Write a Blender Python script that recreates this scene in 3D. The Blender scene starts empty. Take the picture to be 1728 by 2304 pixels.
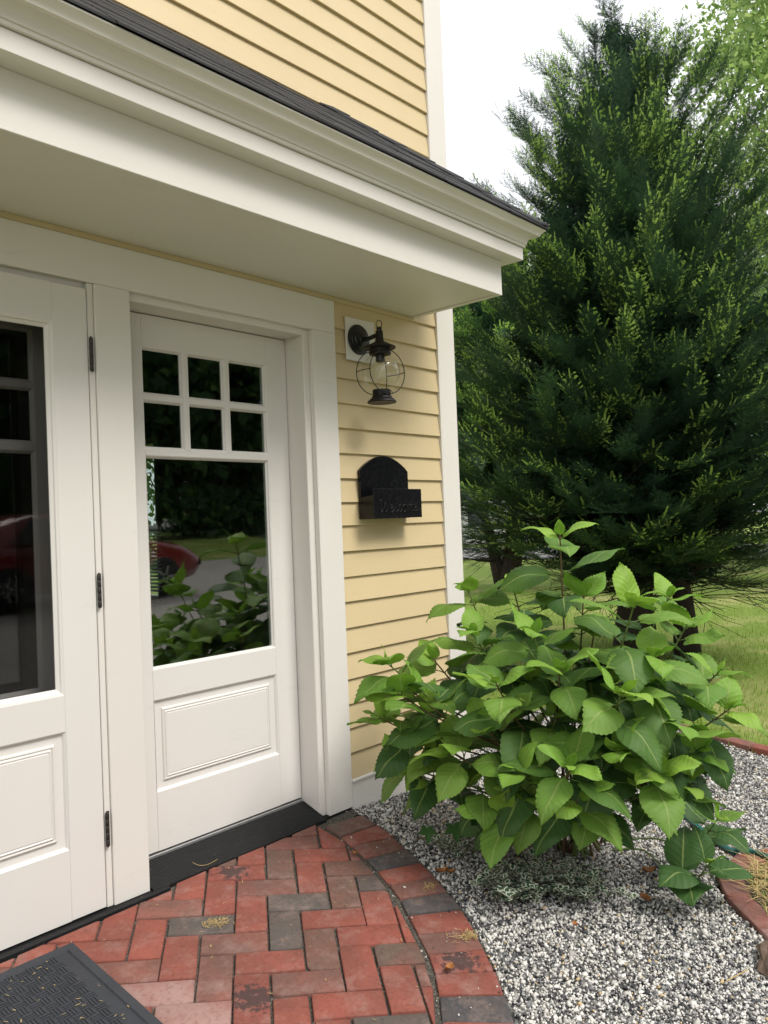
import bpy, math, random
import numpy as np
from mathutils import Vector, Matrix, Euler

random.seed(7)
rng = np.random.default_rng(7)
SC = bpy.context.scene
COL = SC.collection
R = math.radians

# ------------------------------------------------------------------ camera
cam_d = bpy.data.cameras.new('camera')
cam_d.sensor_fit = 'VERTICAL'
cam_d.sensor_height = 36.0
cam_d.lens = 28.0
cam_d.clip_start = 0.05
cam_d.clip_end = 600
cam = bpy.data.objects.new('camera', cam_d)
COL.objects.link(cam)
yaw, pitch, roll = R(47.9406), R(0.801), R(-2.2435)
fw = Vector((math.sin(yaw) * math.cos(pitch), math.cos(yaw) * math.cos(pitch), math.sin(pitch)))
rt = Vector((math.cos(yaw), -math.sin(yaw), 0))
up = rt.cross(fw)
r2 = math.cos(roll) * rt + math.sin(roll) * up
u2 = -math.sin(roll) * rt + math.cos(roll) * up
M = Matrix(((r2.x, u2.x, -fw.x, -2.45145), (r2.y, u2.y, -fw.y, -2.45846), (r2.z, u2.z, -fw.z, 1.22211), (0, 0, 0, 1)))
cam.matrix_world = M
SC.camera = cam

# ------------------------------------------------------------------ world, sun, exposure
SUN_EL, SUN_AZ = R(52), R(168)          # azimuth measured from +y towards +x
w = bpy.data.worlds.new('World')
SC.world = w
w.use_nodes = True
nt = w.node_tree
for n in list(nt.nodes):
    nt.nodes.remove(n)
wo = nt.nodes.new('ShaderNodeOutputWorld')
bg = nt.nodes.new('ShaderNodeBackground')
sky = nt.nodes.new('ShaderNodeTexSky')
sky.sky_type = 'NISHITA'
sky.sun_disc = False
sky.sun_elevation = SUN_EL
sky.sun_rotation = SUN_AZ
sky.air_density = 1.0
sky.dust_density = 3.0
tc = nt.nodes.new('ShaderNodeTexCoord')
nz = nt.nodes.new('ShaderNodeTexNoise')
nz.inputs['Scale'].default_value = 2.2
nz.inputs['Detail'].default_value = 5
rp = nt.nodes.new('ShaderNodeValToRGB')
rp.color_ramp.elements[0].position = 0.33
rp.color_ramp.elements[0].color = (0.80, 0.80, 0.80, 1)
rp.color_ramp.elements[1].position = 0.6
rp.color_ramp.elements[1].color = (1, 1, 1, 1)
mx = nt.nodes.new('ShaderNodeMixRGB')
mx.inputs['Color2'].default_value = (9.2, 9.3, 9.5, 1)
nt.links.new(tc.outputs['Generated'], nz.inputs['Vector'])
nt.links.new(nz.outputs['Fac'], rp.inputs['Fac'])
nt.links.new(rp.outputs['Color'], mx.inputs['Fac'])
nt.links.new(sky.outputs['Color'], mx.inputs['Color1'])
nt.links.new(mx.outputs['Color'], bg.inputs['Color'])
bg.inputs['Strength'].default_value = 0.08
nt.links.new(bg.outputs['Background'], wo.inputs['Surface'])

sun_d = bpy.data.lights.new('sun', 'SUN')
sun_d.energy = 1.5
sun_d.angle = R(22)
sun_d.color = (1.0, 0.96, 0.9)
sun = bpy.data.objects.new('sun', sun_d)
COL.objects.link(sun)
sd = Vector((math.sin(SUN_AZ) * math.cos(SUN_EL), math.cos(SUN_AZ) * math.cos(SUN_EL), math.sin(SUN_EL)))
sun.rotation_euler = (-sd).to_track_quat('-Z', 'Y').to_euler()
sun.location = (0, -6, 12)

SC.view_settings.view_transform = 'Standard'
SC.view_settings.look = 'None'
SC.view_settings.gamma = 1
SC.view_settings.use_curve_mapping = False
SC.view_settings.exposure = 0.92
SC.cycles.max_bounces = 7
SC.cycles.diffuse_bounces = 2
SC.cycles.glossy_bounces = 3
SC.cycles.transparent_max_bounces = 12
SC.cycles.caustics_reflective = False
SC.cycles.caustics_refractive = False

# ------------------------------------------------------------------ materials
MATS = {}


class NB:
    """small wrapper to write node trees"""
    def __init__(self, name):
        self.m = bpy.data.materials.new(name)
        self.m.use_nodes = True
        self.t = self.m.node_tree
        for n in list(self.t.nodes):
            self.t.nodes.remove(n)
        self.out = self.n('ShaderNodeOutputMaterial')

    def n(self, ty, **kw):
        nd = self.t.nodes.new(ty)
        for k, v in kw.items():
            if k.startswith('i_'):
                nd.inputs[k[2:].replace('_', ' ')].default_value = v
            else:
                setattr(nd, k, v)
        return nd

    def l(self, a, b):
        self.t.links.new(a, b)

    def coord(self, which='Object', scale=(1, 1, 1)):
        c = self.n('ShaderNodeTexCoord')
        mp = self.n('ShaderNodeMapping')
        mp.inputs['Scale'].default_value = scale
        self.l(c.outputs[which], mp.inputs['Vector'])
        return mp.outputs['Vector']

    def world(self, scale=(1, 1, 1)):
        c = self.n('ShaderNodeNewGeometry')
        mp = self.n('ShaderNodeMapping')
        mp.inputs['Scale'].default_value = scale
        self.l(c.outputs['Position'], mp.inputs['Vector'])
        return mp.outputs['Vector']

    def noise(self, vec, scale, detail=4, rough=0.55):
        nn = self.n('ShaderNodeTexNoise')
        nn.inputs['Scale'].default_value = scale
        nn.inputs['Detail'].default_value = detail
        nn.inputs['Roughness'].default_value = rough
        self.l(vec, nn.inputs['Vector'])
        return nn.outputs['Fac']

    def ramp(self, fac, stops):
        r = self.n('ShaderNodeValToRGB')
        el = r.color_ramp.elements
        while len(el) < len(stops):
            el.new(0.5)
        for e, (p, c) in zip(el, stops):
            e.position = p
            e.color = c if len(c) == 4 else (*c, 1)
        self.l(fac, r.inputs['Fac'])
        return r.outputs['Color']

    def mix(self, a, b, fac, mode='MIX'):
        mnode = self.n('ShaderNodeMixRGB', blend_type=mode)
        for s, v in (('Color1', a), ('Color2', b), ('Fac', fac)):
            if isinstance(v, (int, float)):
                mnode.inputs[s].default_value = v if s == 'Fac' else (v, v, v, 1)
            elif isinstance(v, tuple):
                mnode.inputs[s].default_value = (*v, 1) if len(v) == 3 else v
            else:
                self.l(v, mnode.inputs[s])
        return mnode.outputs['Color']

    def math(self, op, a, b=None, clamp=False):
        mnode = self.n('ShaderNodeMath', operation=op, use_clamp=clamp)
        for i, v in enumerate((a, b)):
            if v is None:
                continue
            if isinstance(v, (int, float)):
                mnode.inputs[i].default_value = v
            else:
                self.l(v, mnode.inputs[i])
        return mnode.outputs[0]

    def bump(self, h, strength=0.3, dist=0.005):
        b = self.n('ShaderNodeBump')
        b.inputs['Strength'].default_value = strength
        b.inputs['Distance'].default_value = dist
        self.l(h, b.inputs['Height'])
        return b.outputs['Normal']

    def pbr(self, col, rough=0.5, normal=None, metallic=0.0, spec=0.5):
        p = self.n('ShaderNodeBsdfPrincipled')
        if isinstance(col, tuple):
            p.inputs['Base Color'].default_value = (*col, 1) if len(col) == 3 else col
        else:
            self.l(col, p.inputs['Base Color'])
        if isinstance(rough, (int, float)):
            p.inputs['Roughness'].default_value = rough
        else:
            self.l(rough, p.inputs['Roughness'])
        p.inputs['Metallic'].default_value = metallic
        p.inputs['Specular IOR Level'].default_value = spec
        if normal is not None:
            self.l(normal, p.inputs['Normal'])
        return p.outputs['BSDF']

    def done(self, sh):
        self.l(sh, self.out.inputs['Surface'])
        MATS[self.m.name] = self.m
        return self.m


def mat_paint(name, col, dirt, grain=(1, 1, 1), rough=0.5, dirt_amt=0.35, bump=0.12):
    b = NB(name)
    v = b.world(grain)
    big = b.noise(b.world(), 1.7, 4)
    fine = b.noise(v, 60, 3)
    spots = b.noise(b.world(), 38, 2)
    sp = b.ramp(spots, [(0.0, (0, 0, 0)), (0.70, (0, 0, 0)), (0.76, (1, 1, 1))])
    f1 = b.ramp(big, [(0.35, (0, 0, 0)), (0.75, (1, 1, 1))])
    c = b.mix(col, dirt, b.math('MULTIPLY', f1, dirt_amt))
    c = b.mix(c, dirt, b.math('MULTIPLY', sp, 0.18))
    c = b.mix(c, tuple(x * 0.93 for x in col), b.math('MULTIPLY', fine, 0.5))
    scf = b.ramp(b.noise(b.world((2.2, 2.2, 9)), 2.4, 6, 0.72), [(0.60, (0, 0, 0)), (0.70, (1, 1, 1))])
    c = b.mix(c, tuple(x * 0.72 for x in dirt), b.math('MULTIPLY', scf, 0.16))
    oi = b.n('ShaderNodeObjectInfo')
    c = b.mix(c, tuple(x * 0.86 for x in col), b.math('MULTIPLY', oi.outputs['Random'], 0.4))
    rr = b.math('ADD', b.math('MULTIPLY', big, 0.2), rough - 0.1)
    return b.done(b.pbr(c, rr, b.bump(b.math('ADD', fine, b.math('MULTIPLY', b.noise(b.world(), 14, 3), 1.5)), bump, 0.002)))


mat_paint('white_paint', (0.82, 0.785, 0.735), (0.70, 0.65, 0.57), (0.6, 1, 1))
mat_paint('door_paint', (0.82, 0.788, 0.75), (0.70, 0.665, 0.61), (1, 1, 1), rough=0.4)
mat_paint('yellow_paint', (0.72, 0.575, 0.335), (0.58, 0.45, 0.25), (0.08, 1, 1), rough=0.55, dirt_amt=0.5, bump=0.25)


def mat_flat(name, col, rough=0.5, metallic=0.0, var=0.25, scale=30, bump=0.1, spec=0.5):
    b = NB(name)
    nn = b.noise(b.world(), scale, 4)
    c = b.mix(tuple(x * (1 - var) for x in col), tuple(min(1, x * (1 + var)) for x in col), nn)
    return b.done(b.pbr(c, b.math('ADD', b.math('MULTIPLY', nn, 0.2), rough - 0.1), b.bump(nn, bump, 0.002), metallic, spec))


mat_flat('black_metal', (0.006, 0.006, 0.008), 0.38, 0.0, 0.4, 60, 0.08)
mat_flat('letterbox_black', (0.0025, 0.0025, 0.004), 0.25, 0.0, 0.4, 60, 0.02, 0.32)
mat_flat('bronze_metal', (0.013, 0.0105, 0.009), 0.5, 0.4, 0.6, 70, 0.2)
mat_flat('hinge_metal', (0.05, 0.045, 0.042), 0.45, 0.6, 0.5, 120, 0.3)
mat_flat('grey_metal', (0.33, 0.33, 0.33), 0.45, 0.6, 0.3, 60, 0.1)
mat_flat('shingle_black', (0.009, 0.009, 0.0105), 0.75, 0.0, 0.9, 220, 0.8)
mat_flat('interior_wall', (0.10, 0.09, 0.08), 0.8)
mat_flat('interior_floor', (0.07, 0.045, 0.03), 0.5)
mat_flat('blind_white', (0.8, 0.8, 0.78), 0.5)
mat_flat('hose_green', (0.010, 0.115, 0.098), 0.35, 0.0, 0.3, 25, 0.1)
mat_flat('bark_dark', (0.035, 0.026, 0.021), 0.9, 0.0, 0.7, 18, 1.0)
mat_flat('bark_grey', (0.14, 0.12, 0.10), 0.9, 0.0, 0.5, 8, 1.0)
mat_flat('stem_brown', (0.12, 0.075, 0.035), 0.7, 0.0, 0.4, 30, 0.3)
mat_flat('stem_green', (0.11, 0.16, 0.035), 0.6, 0.0, 0.3, 30, 0.2)
mat_flat('straw', (0.50, 0.36, 0.15), 0.7, 0.0, 0.4, 40, 0.2)
mat_flat('dry_leaf', (0.33, 0.13, 0.035), 0.7, 0.0, 0.5, 60, 0.4)
mat_flat('rock_brown', (0.16, 0.11, 0.08), 0.85, 0.0, 0.5, 25, 0.8)
mat_flat('asphalt', (0.20, 0.197, 0.193), 0.9, 0.0, 0.4, 30, 0.5)
mat_flat('drive_gravel', (0.34, 0.315, 0.28), 0.95, 0.0, 0.35, 45, 0.6)
mat_flat('tyre', (0.012, 0.012, 0.012), 0.8)
mat_flat('soil', (0.035, 0.027, 0.02), 0.95, 0.0, 0.5, 60, 0.8)
mat_flat('house_white', (0.75, 0.75, 0.73), 0.6)
mat_flat('window_dark', (0.015, 0.018, 0.022), 0.1)
mat_flat('roof_grey', (0.07, 0.07, 0.075), 0.85, 0, 0.4, 12, 0.4)
b = NB('car_paint')
pp = b.pbr((0.20, 0.006, 0.010), 0.25)
pp.node.inputs['Coat Weight'].default_value = 0.8
b.done(pp)

# rubber of mat and threshold: dusty black
for nm, base in (('rubber_mat', (0.028, 0.030, 0.035)), ('rubber_sill', (0.006, 0.006, 0.0065))):
    b = NB(nm)
    n1 = b.noise(b.world(), 9, 5)
    n2 = b.noise(b.world(), 300, 2)
    dust = b.ramp(b.noise(b.world(), 130, 3), [(0.62, (0, 0, 0)), (0.72, (1, 1, 1))])
    c = b.mix(base, tuple(x * 1.9 for x in base), n1)
    c = b.mix(c, (0.20, 0.19, 0.17), b.math('MULTIPLY', dust, 0.22))
    b.done(b.pbr(c, 0.68, b.bump(n2, 0.25, 0.002), spec=0.3))

# glass: thin panes, mirror share rises at grazing angles on both faces
def mat_glass(name, tint, f0, rough=0.0, wave=0.0):
    b = NB(name)
    lw = b.n('ShaderNodeLayerWeight')
    lw.inputs['Blend'].default_value = 0.5
    f = b.math('ADD', b.math('MULTIPLY', b.math('POWER', lw.outputs['Facing'], 4.0), 0.55), f0, True)
    tr = b.n('ShaderNodeBsdfTransparent')
    tr.inputs['Color'].default_value = (*tint, 1)
    gl = b.n('ShaderNodeBsdfGlossy', i_Roughness=rough)
    gl.inputs['Color'].default_value = (1, 1, 1, 1)
    if wave > 0:
        b.l(b.bump(b.noise(b.world((1, 1, 0.6)), 2.6, 2), wave, 0.01), gl.inputs['Normal'])
    ms = b.n('ShaderNodeMixShader')
    b.l(f, ms.inputs[0]); b.l(tr.outputs[0], ms.inputs[1]); b.l(gl.outputs[0], ms.inputs[2])
    return b.done(ms.outputs[0])


mat_glass('door_glass', (0.88, 0.92, 0.90), 0.13, 0.022, 0.05)
mat_glass('storm_glass', (0.66, 0.66, 0.66), 0.022, 0.02)       # insect screen behind the pane greys it
mat_glass('globe_glass', (0.98, 0.985, 0.97), 0.035, 0.01)


# bricks: colour varies from piece to piece
def mat_brick(name, c1, c2, c3, stain=0.0, stain_col=(0.03, 0.028, 0.028), stain_scale=22):
    b = NB(name)
    oi = b.n('ShaderNodeObjectInfo')
    v = b.world()
    n1 = b.noise(v, 7, 4)
    n2 = b.noise(v, 70, 4, 0.7)
    n3 = b.noise(v, 320, 2)
    c = b.mix(c1, c2, oi.outputs['Random'])
    c = b.mix(c, c3, b.math('MULTIPLY', b.ramp(n1, [(0.38, (0, 0, 0)), (0.62, (1, 1, 1))]), 0.75))
    c = b.mix(c, tuple(x * 0.55 for x in c1), b.math('MULTIPLY', b.ramp(n2, [(0.3, (1, 1, 1)), (0.5, (0, 0, 0))]), 0.55))
    # pale mineral bloom and grit
    bloom = b.ramp(b.noise(v, 12, 6, 0.75), [(0.50, (0, 0, 0)), (0.74, (1, 1, 1))])
    c = b.mix(c, (0.36, 0.25, 0.22), b.math('MULTIPLY', bloom, 0.5))
    grit = b.ramp(n3, [(0.70, (0, 0, 0)), (0.78, (1, 1, 1))])
    c = b.mix(c, (0.42, 0.36, 0.31), b.math('MULTIPLY', grit, 0.25))
    if stain > 0:
        cc = b.coord('Object')
        d = b.n('ShaderNodeVectorMath', operation='LENGTH')
        b.l(cc, d.inputs[0])
        ns = b.noise(v, stain_scale, 5, 0.7)
        f = b.math('ADD', b.math('MULTIPLY', d.outputs['Value'], 5.5), b.math('MULTIPLY', ns, 1.35))
        f = b.ramp(f, [(0.9, (1, 1, 1)), (1.0, (0, 0, 0))])
        c = b.mix(c, stain_col, b.math('MULTIPLY', f, stain))
    h = b.math('ADD', b.math('MULTIPLY', n2, 1.0), b.math('MULTIPLY', n3, 0.4))
    return b.done(b.pbr(c, 0.88, b.bump(h, 0.55, 0.003), spec=0.25))


mat_brick('brick_red', (0.265, 0.082, 0.060), (0.335, 0.104, 0.075), (0.20, 0.075, 0.057))
mat_brick('brick_dull', (0.23, 0.092, 0.072), (0.25, 0.105, 0.082), (0.15, 0.088, 0.072))
mat_brick('brick_brown', (0.125, 0.090, 0.074), (0.155, 0.098, 0.078), (0.19, 0.088, 0.066))
mat_brick('brick_grey', (0.100, 0.090, 0.083), (0.115, 0.100, 0.09), (0.135, 0.10, 0.086))
mat_brick('brick_pink', (0.29, 0.125, 0.108), (0.32, 0.145, 0.125), (0.38, 0.25, 0.22))
mat_brick('brick_stained', (0.25, 0.080, 0.060), (0.29, 0.09, 0.066), (0.21, 0.072, 0.056), stain=0.8, stain_col=(0.045, 0.04, 0.04), stain_scale=48)
mat_brick('brick_slate', (0.070, 0.072, 0.078), (0.085, 0.083, 0.085), (0.10, 0.082, 0.075))


# gravel stones and foliage: attribute driven colours
def mat_attr(name, stops, attr='tint', rough=0.7, trans=0.0, var=0.15, spec=0.4):
    b = NB(name)
    a = b.n('ShaderNodeAttribute', attribute_name=attr)
    c = b.ramp(a.outputs['Fac'], stops)
    nn = b.noise(b.world(), 8, 3)
    c = b.mix(c, b.mix(c, 0.0, 0.55), b.math('MULTIPLY', nn, var * 2))
    s = b.pbr(c, rough, None, 0, spec)
    if trans > 0:
        t = b.n('ShaderNodeBsdfTranslucent')
        b.l(b.mix(c, (0.9, 1.0, 0.3), 0.25, 'MULTIPLY'), t.inputs['Color'])
        m_ = b.n('ShaderNodeMixShader')
        m_.inputs[0].default_value = trans
        b.l(s, m_.inputs[1]); b.l(t.outputs[0], m_.inputs[2])
        s = m_.outputs[0]
    return b.done(s)


mat_attr('gravel_stone', [(0, (0.04, 0.042, 0.047)), (0.22, (0.10, 0.10, 0.107)), (0.38, (0.25, 0.25, 0.25)), (0.55, (0.50, 0.48, 0.44)), (0.75, (0.74, 0.71, 0.65)), (0.92, (0.84, 0.82, 0.78)), (1, (0.62, 0.46, 0.25))], rough=0.8, var=0.08)
mat_attr('yew_needles', [(0, (0.017, 0.040, 0.028)), (0.35, (0.048, 0.105, 0.060)), (0.6, (0.085, 0.185, 0.07)), (0.8, (0.36, 0.58, 0.11)), (1, (0.62, 0.85, 0.24))], rough=0.42, trans=0.28)
mat_attr('leaf_pale', [(0, (0.14, 0.24, 0.07)), (0.5, (0.30, 0.44, 0.14)), (1, (0.48, 0.60, 0.24))], rough=0.6, trans=0.55)
mat_attr('leaf_mid', [(0, (0.05, 0.12, 0.03)), (0.5, (0.11, 0.22, 0.05)), (1, (0.21, 0.34, 0.08))], rough=0.6, trans=0.4)
mat_attr('leaf_dark', [(0, (0.016, 0.042, 0.015)), (0.6, (0.036, 0.085, 0.025)), (1, (0.075, 0.15, 0.035))], rough=0.7, trans=0.2, spec=0.2)
mat_attr('grass_blade', [(0, (0.16, 0.29, 0.04)), (0.5, (0.29, 0.46, 0.075)), (0.85, (0.44, 0.58, 0.13)), (1, (0.50, 0.43, 0.20))], rough=0.6, trans=0.35)
mat_attr('variegated', [(0, (0.035, 0.085, 0.045)), (0.45, (0.06, 0.13, 0.07)), (0.55, (0.62, 0.66, 0.50)), (1, (0.78, 0.78, 0.64))], rough=0.5, trans=0.1)
mat_attr('maple_leaf', [(0, (0.05, 0.13, 0.03)), (1, (0.10, 0.21, 0.045))], rough=0.5, trans=0.2)

# lawn and gravel underlay
b = NB('lawn_ground')
n1 = b.noise(b.world(), 0.9, 5)
n2 = b.noise(b.world((1, 1, 1)), 26, 5, 0.7)
c = b.mix((0.13, 0.205, 0.032), (0.25, 0.33, 0.07), n2)
dry = b.ramp(n1, [(0.52, (0, 0, 0)), (0.68, (1, 1, 1))])
c = b.mix(c, (0.50, 0.43, 0.20), b.math('MULTIPLY', dry, 0.6))
b.done(b.pbr(c, 0.9, b.bump(n2, 0.8, 0.03), spec=0.2))

b = NB('gravel_under')
vo = b.n('ShaderNodeTexVoronoi')
vo.inputs['Scale'].default_value = 85
b.l(b.world(), vo.inputs['Vector'])
sep = b.n('ShaderNodeSeparateColor')
b.l(vo.outputs['Color'], sep.inputs[0])
c = b.ramp(sep.outputs[0], [(0, (0.02, 0.02, 0.023)), (0.4, (0.07, 0.07, 0.075)), (0.5, (0.18, 0.175, 0.165)), (1, (0.36, 0.35, 0.32))])  # ramp darkened to carry the shade of the gaps between stones
c = b.mix(c, (0.03, 0.028, 0.025), b.math('MULTIPLY', vo.outputs['Distance'], 0.6))
b.done(b.pbr(c, 0.9, b.bump(vo.outputs['Distance'], -0.8, 0.01), spec=0.3))

b = NB('grit_joint')
n1 = b.noise(b.world(), 190, 3, 0.7)
c = b.ramp(n1, [(0.35, (0.03, 0.028, 0.024)), (0.55, (0.10, 0.09, 0.075)), (0.72, (0.33, 0.30, 0.25))])
b.done(b.pbr(c, 0.95, b.bump(n1, 0.8, 0.004), spec=0.2))

# hydrangea leaf: midrib and side veins from UV, age from object colour
b = NB('hydrangea_leaf')
uv = b.n('ShaderNodeTexCoord')
sx = b.n('ShaderNodeSeparateXYZ')
b.l(uv.outputs['UV'], sx.inputs[0])
au = b.math('ABSOLUTE', b.math('SUBTRACT', b.math('MULTIPLY', sx.outputs[0], 2.0), 1.0))
vv = sx.outputs[1]
oi = b.n('ShaderNodeObjectInfo')
so = b.n('ShaderNodeSeparateColor')
b.l(oi.outputs['Color'], so.inputs[0])
young = so.outputs[0]
mid = b.ramp(au, [(0.0, (1, 1, 1)), (0.028, (1, 1, 1)), (0.06, (0, 0, 0))])
ph = b.math('FRACT', b.math('SUBTRACT', b.math('MULTIPLY', vv, 7.5), b.math('MULTIPLY', b.math('POWER', au, 0.8), 1.9)))
dv = b.math('ABSOLUTE', b.math('SUBTRACT', ph, 0.5))
vein = b.ramp(dv, [(0.0, (1, 1, 1)), (0.025, (0.6, 0.6, 0.6)), (0.06, (0, 0, 0))])
small = b.noise(b.coord('UV', (22, 30, 1)), 1.0, 3)
blot = b.noise(b.coord('UV', (2.4, 3, 1)), 1.0, 2)
rnd = oi.outputs['Random']
old = b.mix((0.038, 0.106, 0.034), (0.068, 0.160, 0.042), rnd)
old = b.mix(old, (0.09, 0.19, 0.04), b.math('MULTIPLY', blot, 0.35))
new = b.mix((0.22, 0.42, 0.055), (0.32, 0.52, 0.07), rnd)
c = b.mix(old, new, young)
c = b.mix(c, b.mix(c, 0.0, 0.45), b.math('MULTIPLY', small, 0.5))
c = b.mix(c, b.mix(c, (0.30, 0.40, 0.14), 0.5), b.math('MULTIPLY', vein, 0.30))
hole = b.ramp(b.noise(b.world(), 55, 2), [(0.74, (0, 0, 0)), (0.77, (1, 1, 1))])
c = b.mix(c, (0.20, 0.14, 0.05), b.math('MULTIPLY', hole, 0.5))
c = b.mix(c, (0.33, 0.42, 0.13), b.math('MULTIPLY', mid, 0.75))
hh = b.math('ADD', b.math('MULTIPLY', b.ramp(dv, [(0, (0, 0, 0)), (0.4, (1, 1, 1))]), 1.0), b.math('MULTIPLY', small, 0.5))
hh = b.math('SUBTRACT', hh, mid)
s = b.pbr(c, 0.56, b.bump(hh, 0.30, 0.003), 0, 0.35)
t = b.n('ShaderNodeBsdfTranslucent')
b.l(b.mix(c, (0.75, 1.0, 0.15), 0.4, 'MULTIPLY'), t.inputs['Color'])
m_ = b.n('ShaderNodeMixShader')
m_.inputs[0].default_value = 0.3
b.l(s, m_.inputs[1]); b.l(t.outputs[0], m_.inputs[2])
b.done(m_.outputs[0])


# ------------------------------------------------------------------ helpers
class MB:
    def __init__(self):
        self.v, self.f = [], []

    def add(self, vs, fs):
        o = len(self.v)
        self.v += [tuple(p) for p in vs]
        self.f += [tuple(i + o for i in f) for f in fs]
        return self

    def box(self, x0, x1, y0, y1, z0, z1, bev=0.0015):
        c = bev
        if c <= 0 or min(x1 - x0, y1 - y0, z1 - z0) < 2.2 * c:
            vs = [(x, y, z) for x in (x0, x1) for y in (y0, y1) for z in (z0, z1)]
            return self.add(vs, [(0, 1, 3, 2), (4, 6, 7, 5), (0, 4, 5, 1), (2, 3, 7, 6), (0, 2, 6, 4), (1, 5, 7, 3)])
        vs = []
        idx = {}
        for ix, x in enumerate((x0, x1)):
            for iy, y in enumerate((y0, y1)):
                for iz, z in enumerate((z0, z1)):
                    sx, sy, sz = (1, -1)[ix], (1, -1)[iy], (1, -1)[iz]
                    for k in range(3):
                        p = [x + sx * c, y + sy * c, z + sz * c]
                        p[k] = (x, y, z)[k]
                        idx[(ix, iy, iz, k)] = len(vs)
                        vs.append(tuple(p))
        fs = []
        for k in range(3):
            for s in (0, 1):
                q = []
                for a, bb in ((0, 0), (1, 0), (1, 1), (0, 1)):
                    t = [0, 0, 0]
                    t[k] = s
                    t[(k + 1) % 3] = a
                    t[(k + 2) % 3] = bb
                    q.append(idx[(*t, k)])
                fs.append(tuple(q if s else q[::-1]))
        for k in range(3):
            k1, k2 = (k + 1) % 3, (k + 2) % 3
            for s1 in (0, 1):
                for s2 in (0, 1):
                    t0 = [0, 0, 0]; t0[k1] = s1; t0[k2] = s2
                    t1 = list(t0); t1[k] = 1
                    q = [idx[(*t0, k1)], idx[(*t1, k1)], idx[(*t1, k2)], idx[(*t0, k2)]]
                    fs.append(tuple(q if (s1 == s2) else q[::-1]))
        for ix in (0, 1):
            for iy in (0, 1):
                for iz in (0, 1):
                    q = [idx[(ix, iy, iz, k)] for k in range(3)]
                    fs.append(tuple(q if (ix + iy + iz) % 2 else q[::-1]))
        return self.add(vs, fs)

    def tube(self, pts, rad, n=8, cap=True):
        pts = [Vector(p) for p in pts]
        if isinstance(rad, (int, float)):
            rad = [rad] * len(pts)
        o = len(self.v)
        prev = None
        for i, p in enumerate(pts):
            d = (pts[min(i + 1, len(pts) - 1)] - pts[max(i - 1, 0)])
            d = d.normalized() if d.length > 1e-9 else Vector((0, 0, 1))
            a = prev if prev is not None else (Vector((1, 0, 0)) if abs(d.x) < 0.8 else Vector((0, 1, 0)))
            a = (a - d * a.dot(d)).normalized()
            prev = a
            bb = d.cross(a)
            for k in range(n):
                t = 2 * math.pi * k / n
                self.v.append(tuple(p + (a * math.cos(t) + bb * math.sin(t)) * rad[i]))
        for i in range(len(pts) - 1):
            for k in range(n):
                self.f.append((o + i * n + k, o + i * n + (k + 1) % n, o + (i + 1) * n + (k + 1) % n, o + (i + 1) * n + k))
        if cap:
            self.f.append(tuple(o + k for k in range(n))[::-1])
            e = o + (len(pts) - 1) * n
            self.f.append(tuple(e + k for k in range(n)))
        return self

    def lathe(self, prof, cx, cy, n=28, cap=True):
        o = len(self.v)
        for r, z in prof:
            for k in range(n):
                t = 2 * math.pi * k / n
                self.v.append((cx + r * math.cos(t), cy + r * math.sin(t), z))
        for i in range(len(prof) - 1):
            for k in range(n):
                self.f.append((o + i * n + k, o + i * n + (k + 1) % n, o + (i + 1) * n + (k + 1) % n, o + (i + 1) * n + k))
        if cap:
            self.f.append(tuple(o + k for k in range(n))[::-1])
            e = o + (len(prof) - 1) * n
            self.f.append(tuple(e + k for k in range(n)))
        return self

    def build(self, name, mat, parent=None, smooth=False, loc=None):
        me = bpy.data.meshes.new(name)
        me.from_pydata(self.v, [], self.f)
        me.materials.append(MATS[mat])
        if smooth:
            me.polygons.foreach_set('use_smooth', [True] * len(me.polygons))
        me.update()
        return link(name, me, parent, loc)


def link(name, me, parent=None, loc=None):
    o = bpy.data.objects.new(name, me)
    COL.objects.link(o)
    if parent is not None:
        o.parent = parent
    if loc is not None:
        o.location = loc
    return o


def smooth_by_angle(o, ang=35):
    me = o.data
    me.polygons.foreach_set('use_smooth', [True] * len(me.polygons))
    try:
        me.set_sharp_from_angle(angle=R(ang))
    except Exception:
        pass


def tag(o, label=None, cat=None, group=None, kind=None):
    if label: o['label'] = label
    if cat: o['category'] = cat
    if group: o['group'] = group
    if kind: o['kind'] = kind
    return o


def empty(name, loc, label, cat, group=None):
    o = bpy.data.objects.new(name, None)
    COL.objects.link(o)
    o.location = loc
    o.empty_display_size = 0.1
    bpy.context.view_layer.update()
    return tag(o, label, cat, group)


class Root:
    """an Empty at loc; parts given in world coordinates are shifted so that they stay put"""


def part(mb, name, mat, root, smooth=False, ang=None):
    loc = tuple(-c for c in root.location) if root.parent is None and root.type == 'EMPTY' else None
    o = mb.build(name, mat, root, smooth, loc)
    if ang:
        smooth_by_angle(o, ang)
    return o


def fast_mesh(name, verts, tris, mat, tint=None, parent=None, loc=None):
    """verts (n,3), tris (m,3) numpy; tint per face"""
    me = bpy.data.meshes.new(name)
    nv, nf = len(verts), len(tris)
    me.vertices.add(nv)
    me.vertices.foreach_set('co', np.ascontiguousarray(verts, dtype=np.float32).ravel())
    k = tris.shape[1]
    me.loops.add(nf * k)
    me.loops.foreach_set('vertex_index', np.ascontiguousarray(tris, dtype=np.int32).ravel())
    me.polygons.add(nf)
    me.polygons.foreach_set('loop_start', np.arange(0, nf * k, k, dtype=np.int32))
    me.update(calc_edges=True)
    me.materials.append(MATS[mat])
    if tint is not None:
        a = me.attributes.new('tint', 'FLOAT', 'FACE')
        a.data.foreach_set('value', np.ascontiguousarray(tint, dtype=np.float32))
    return link(name, me, parent, loc)


def smst(a, b_, x):
    t = min(1, max(0, (x - a) / (b_ - a)))
    return t * t * (3 - 2 * t)


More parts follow.
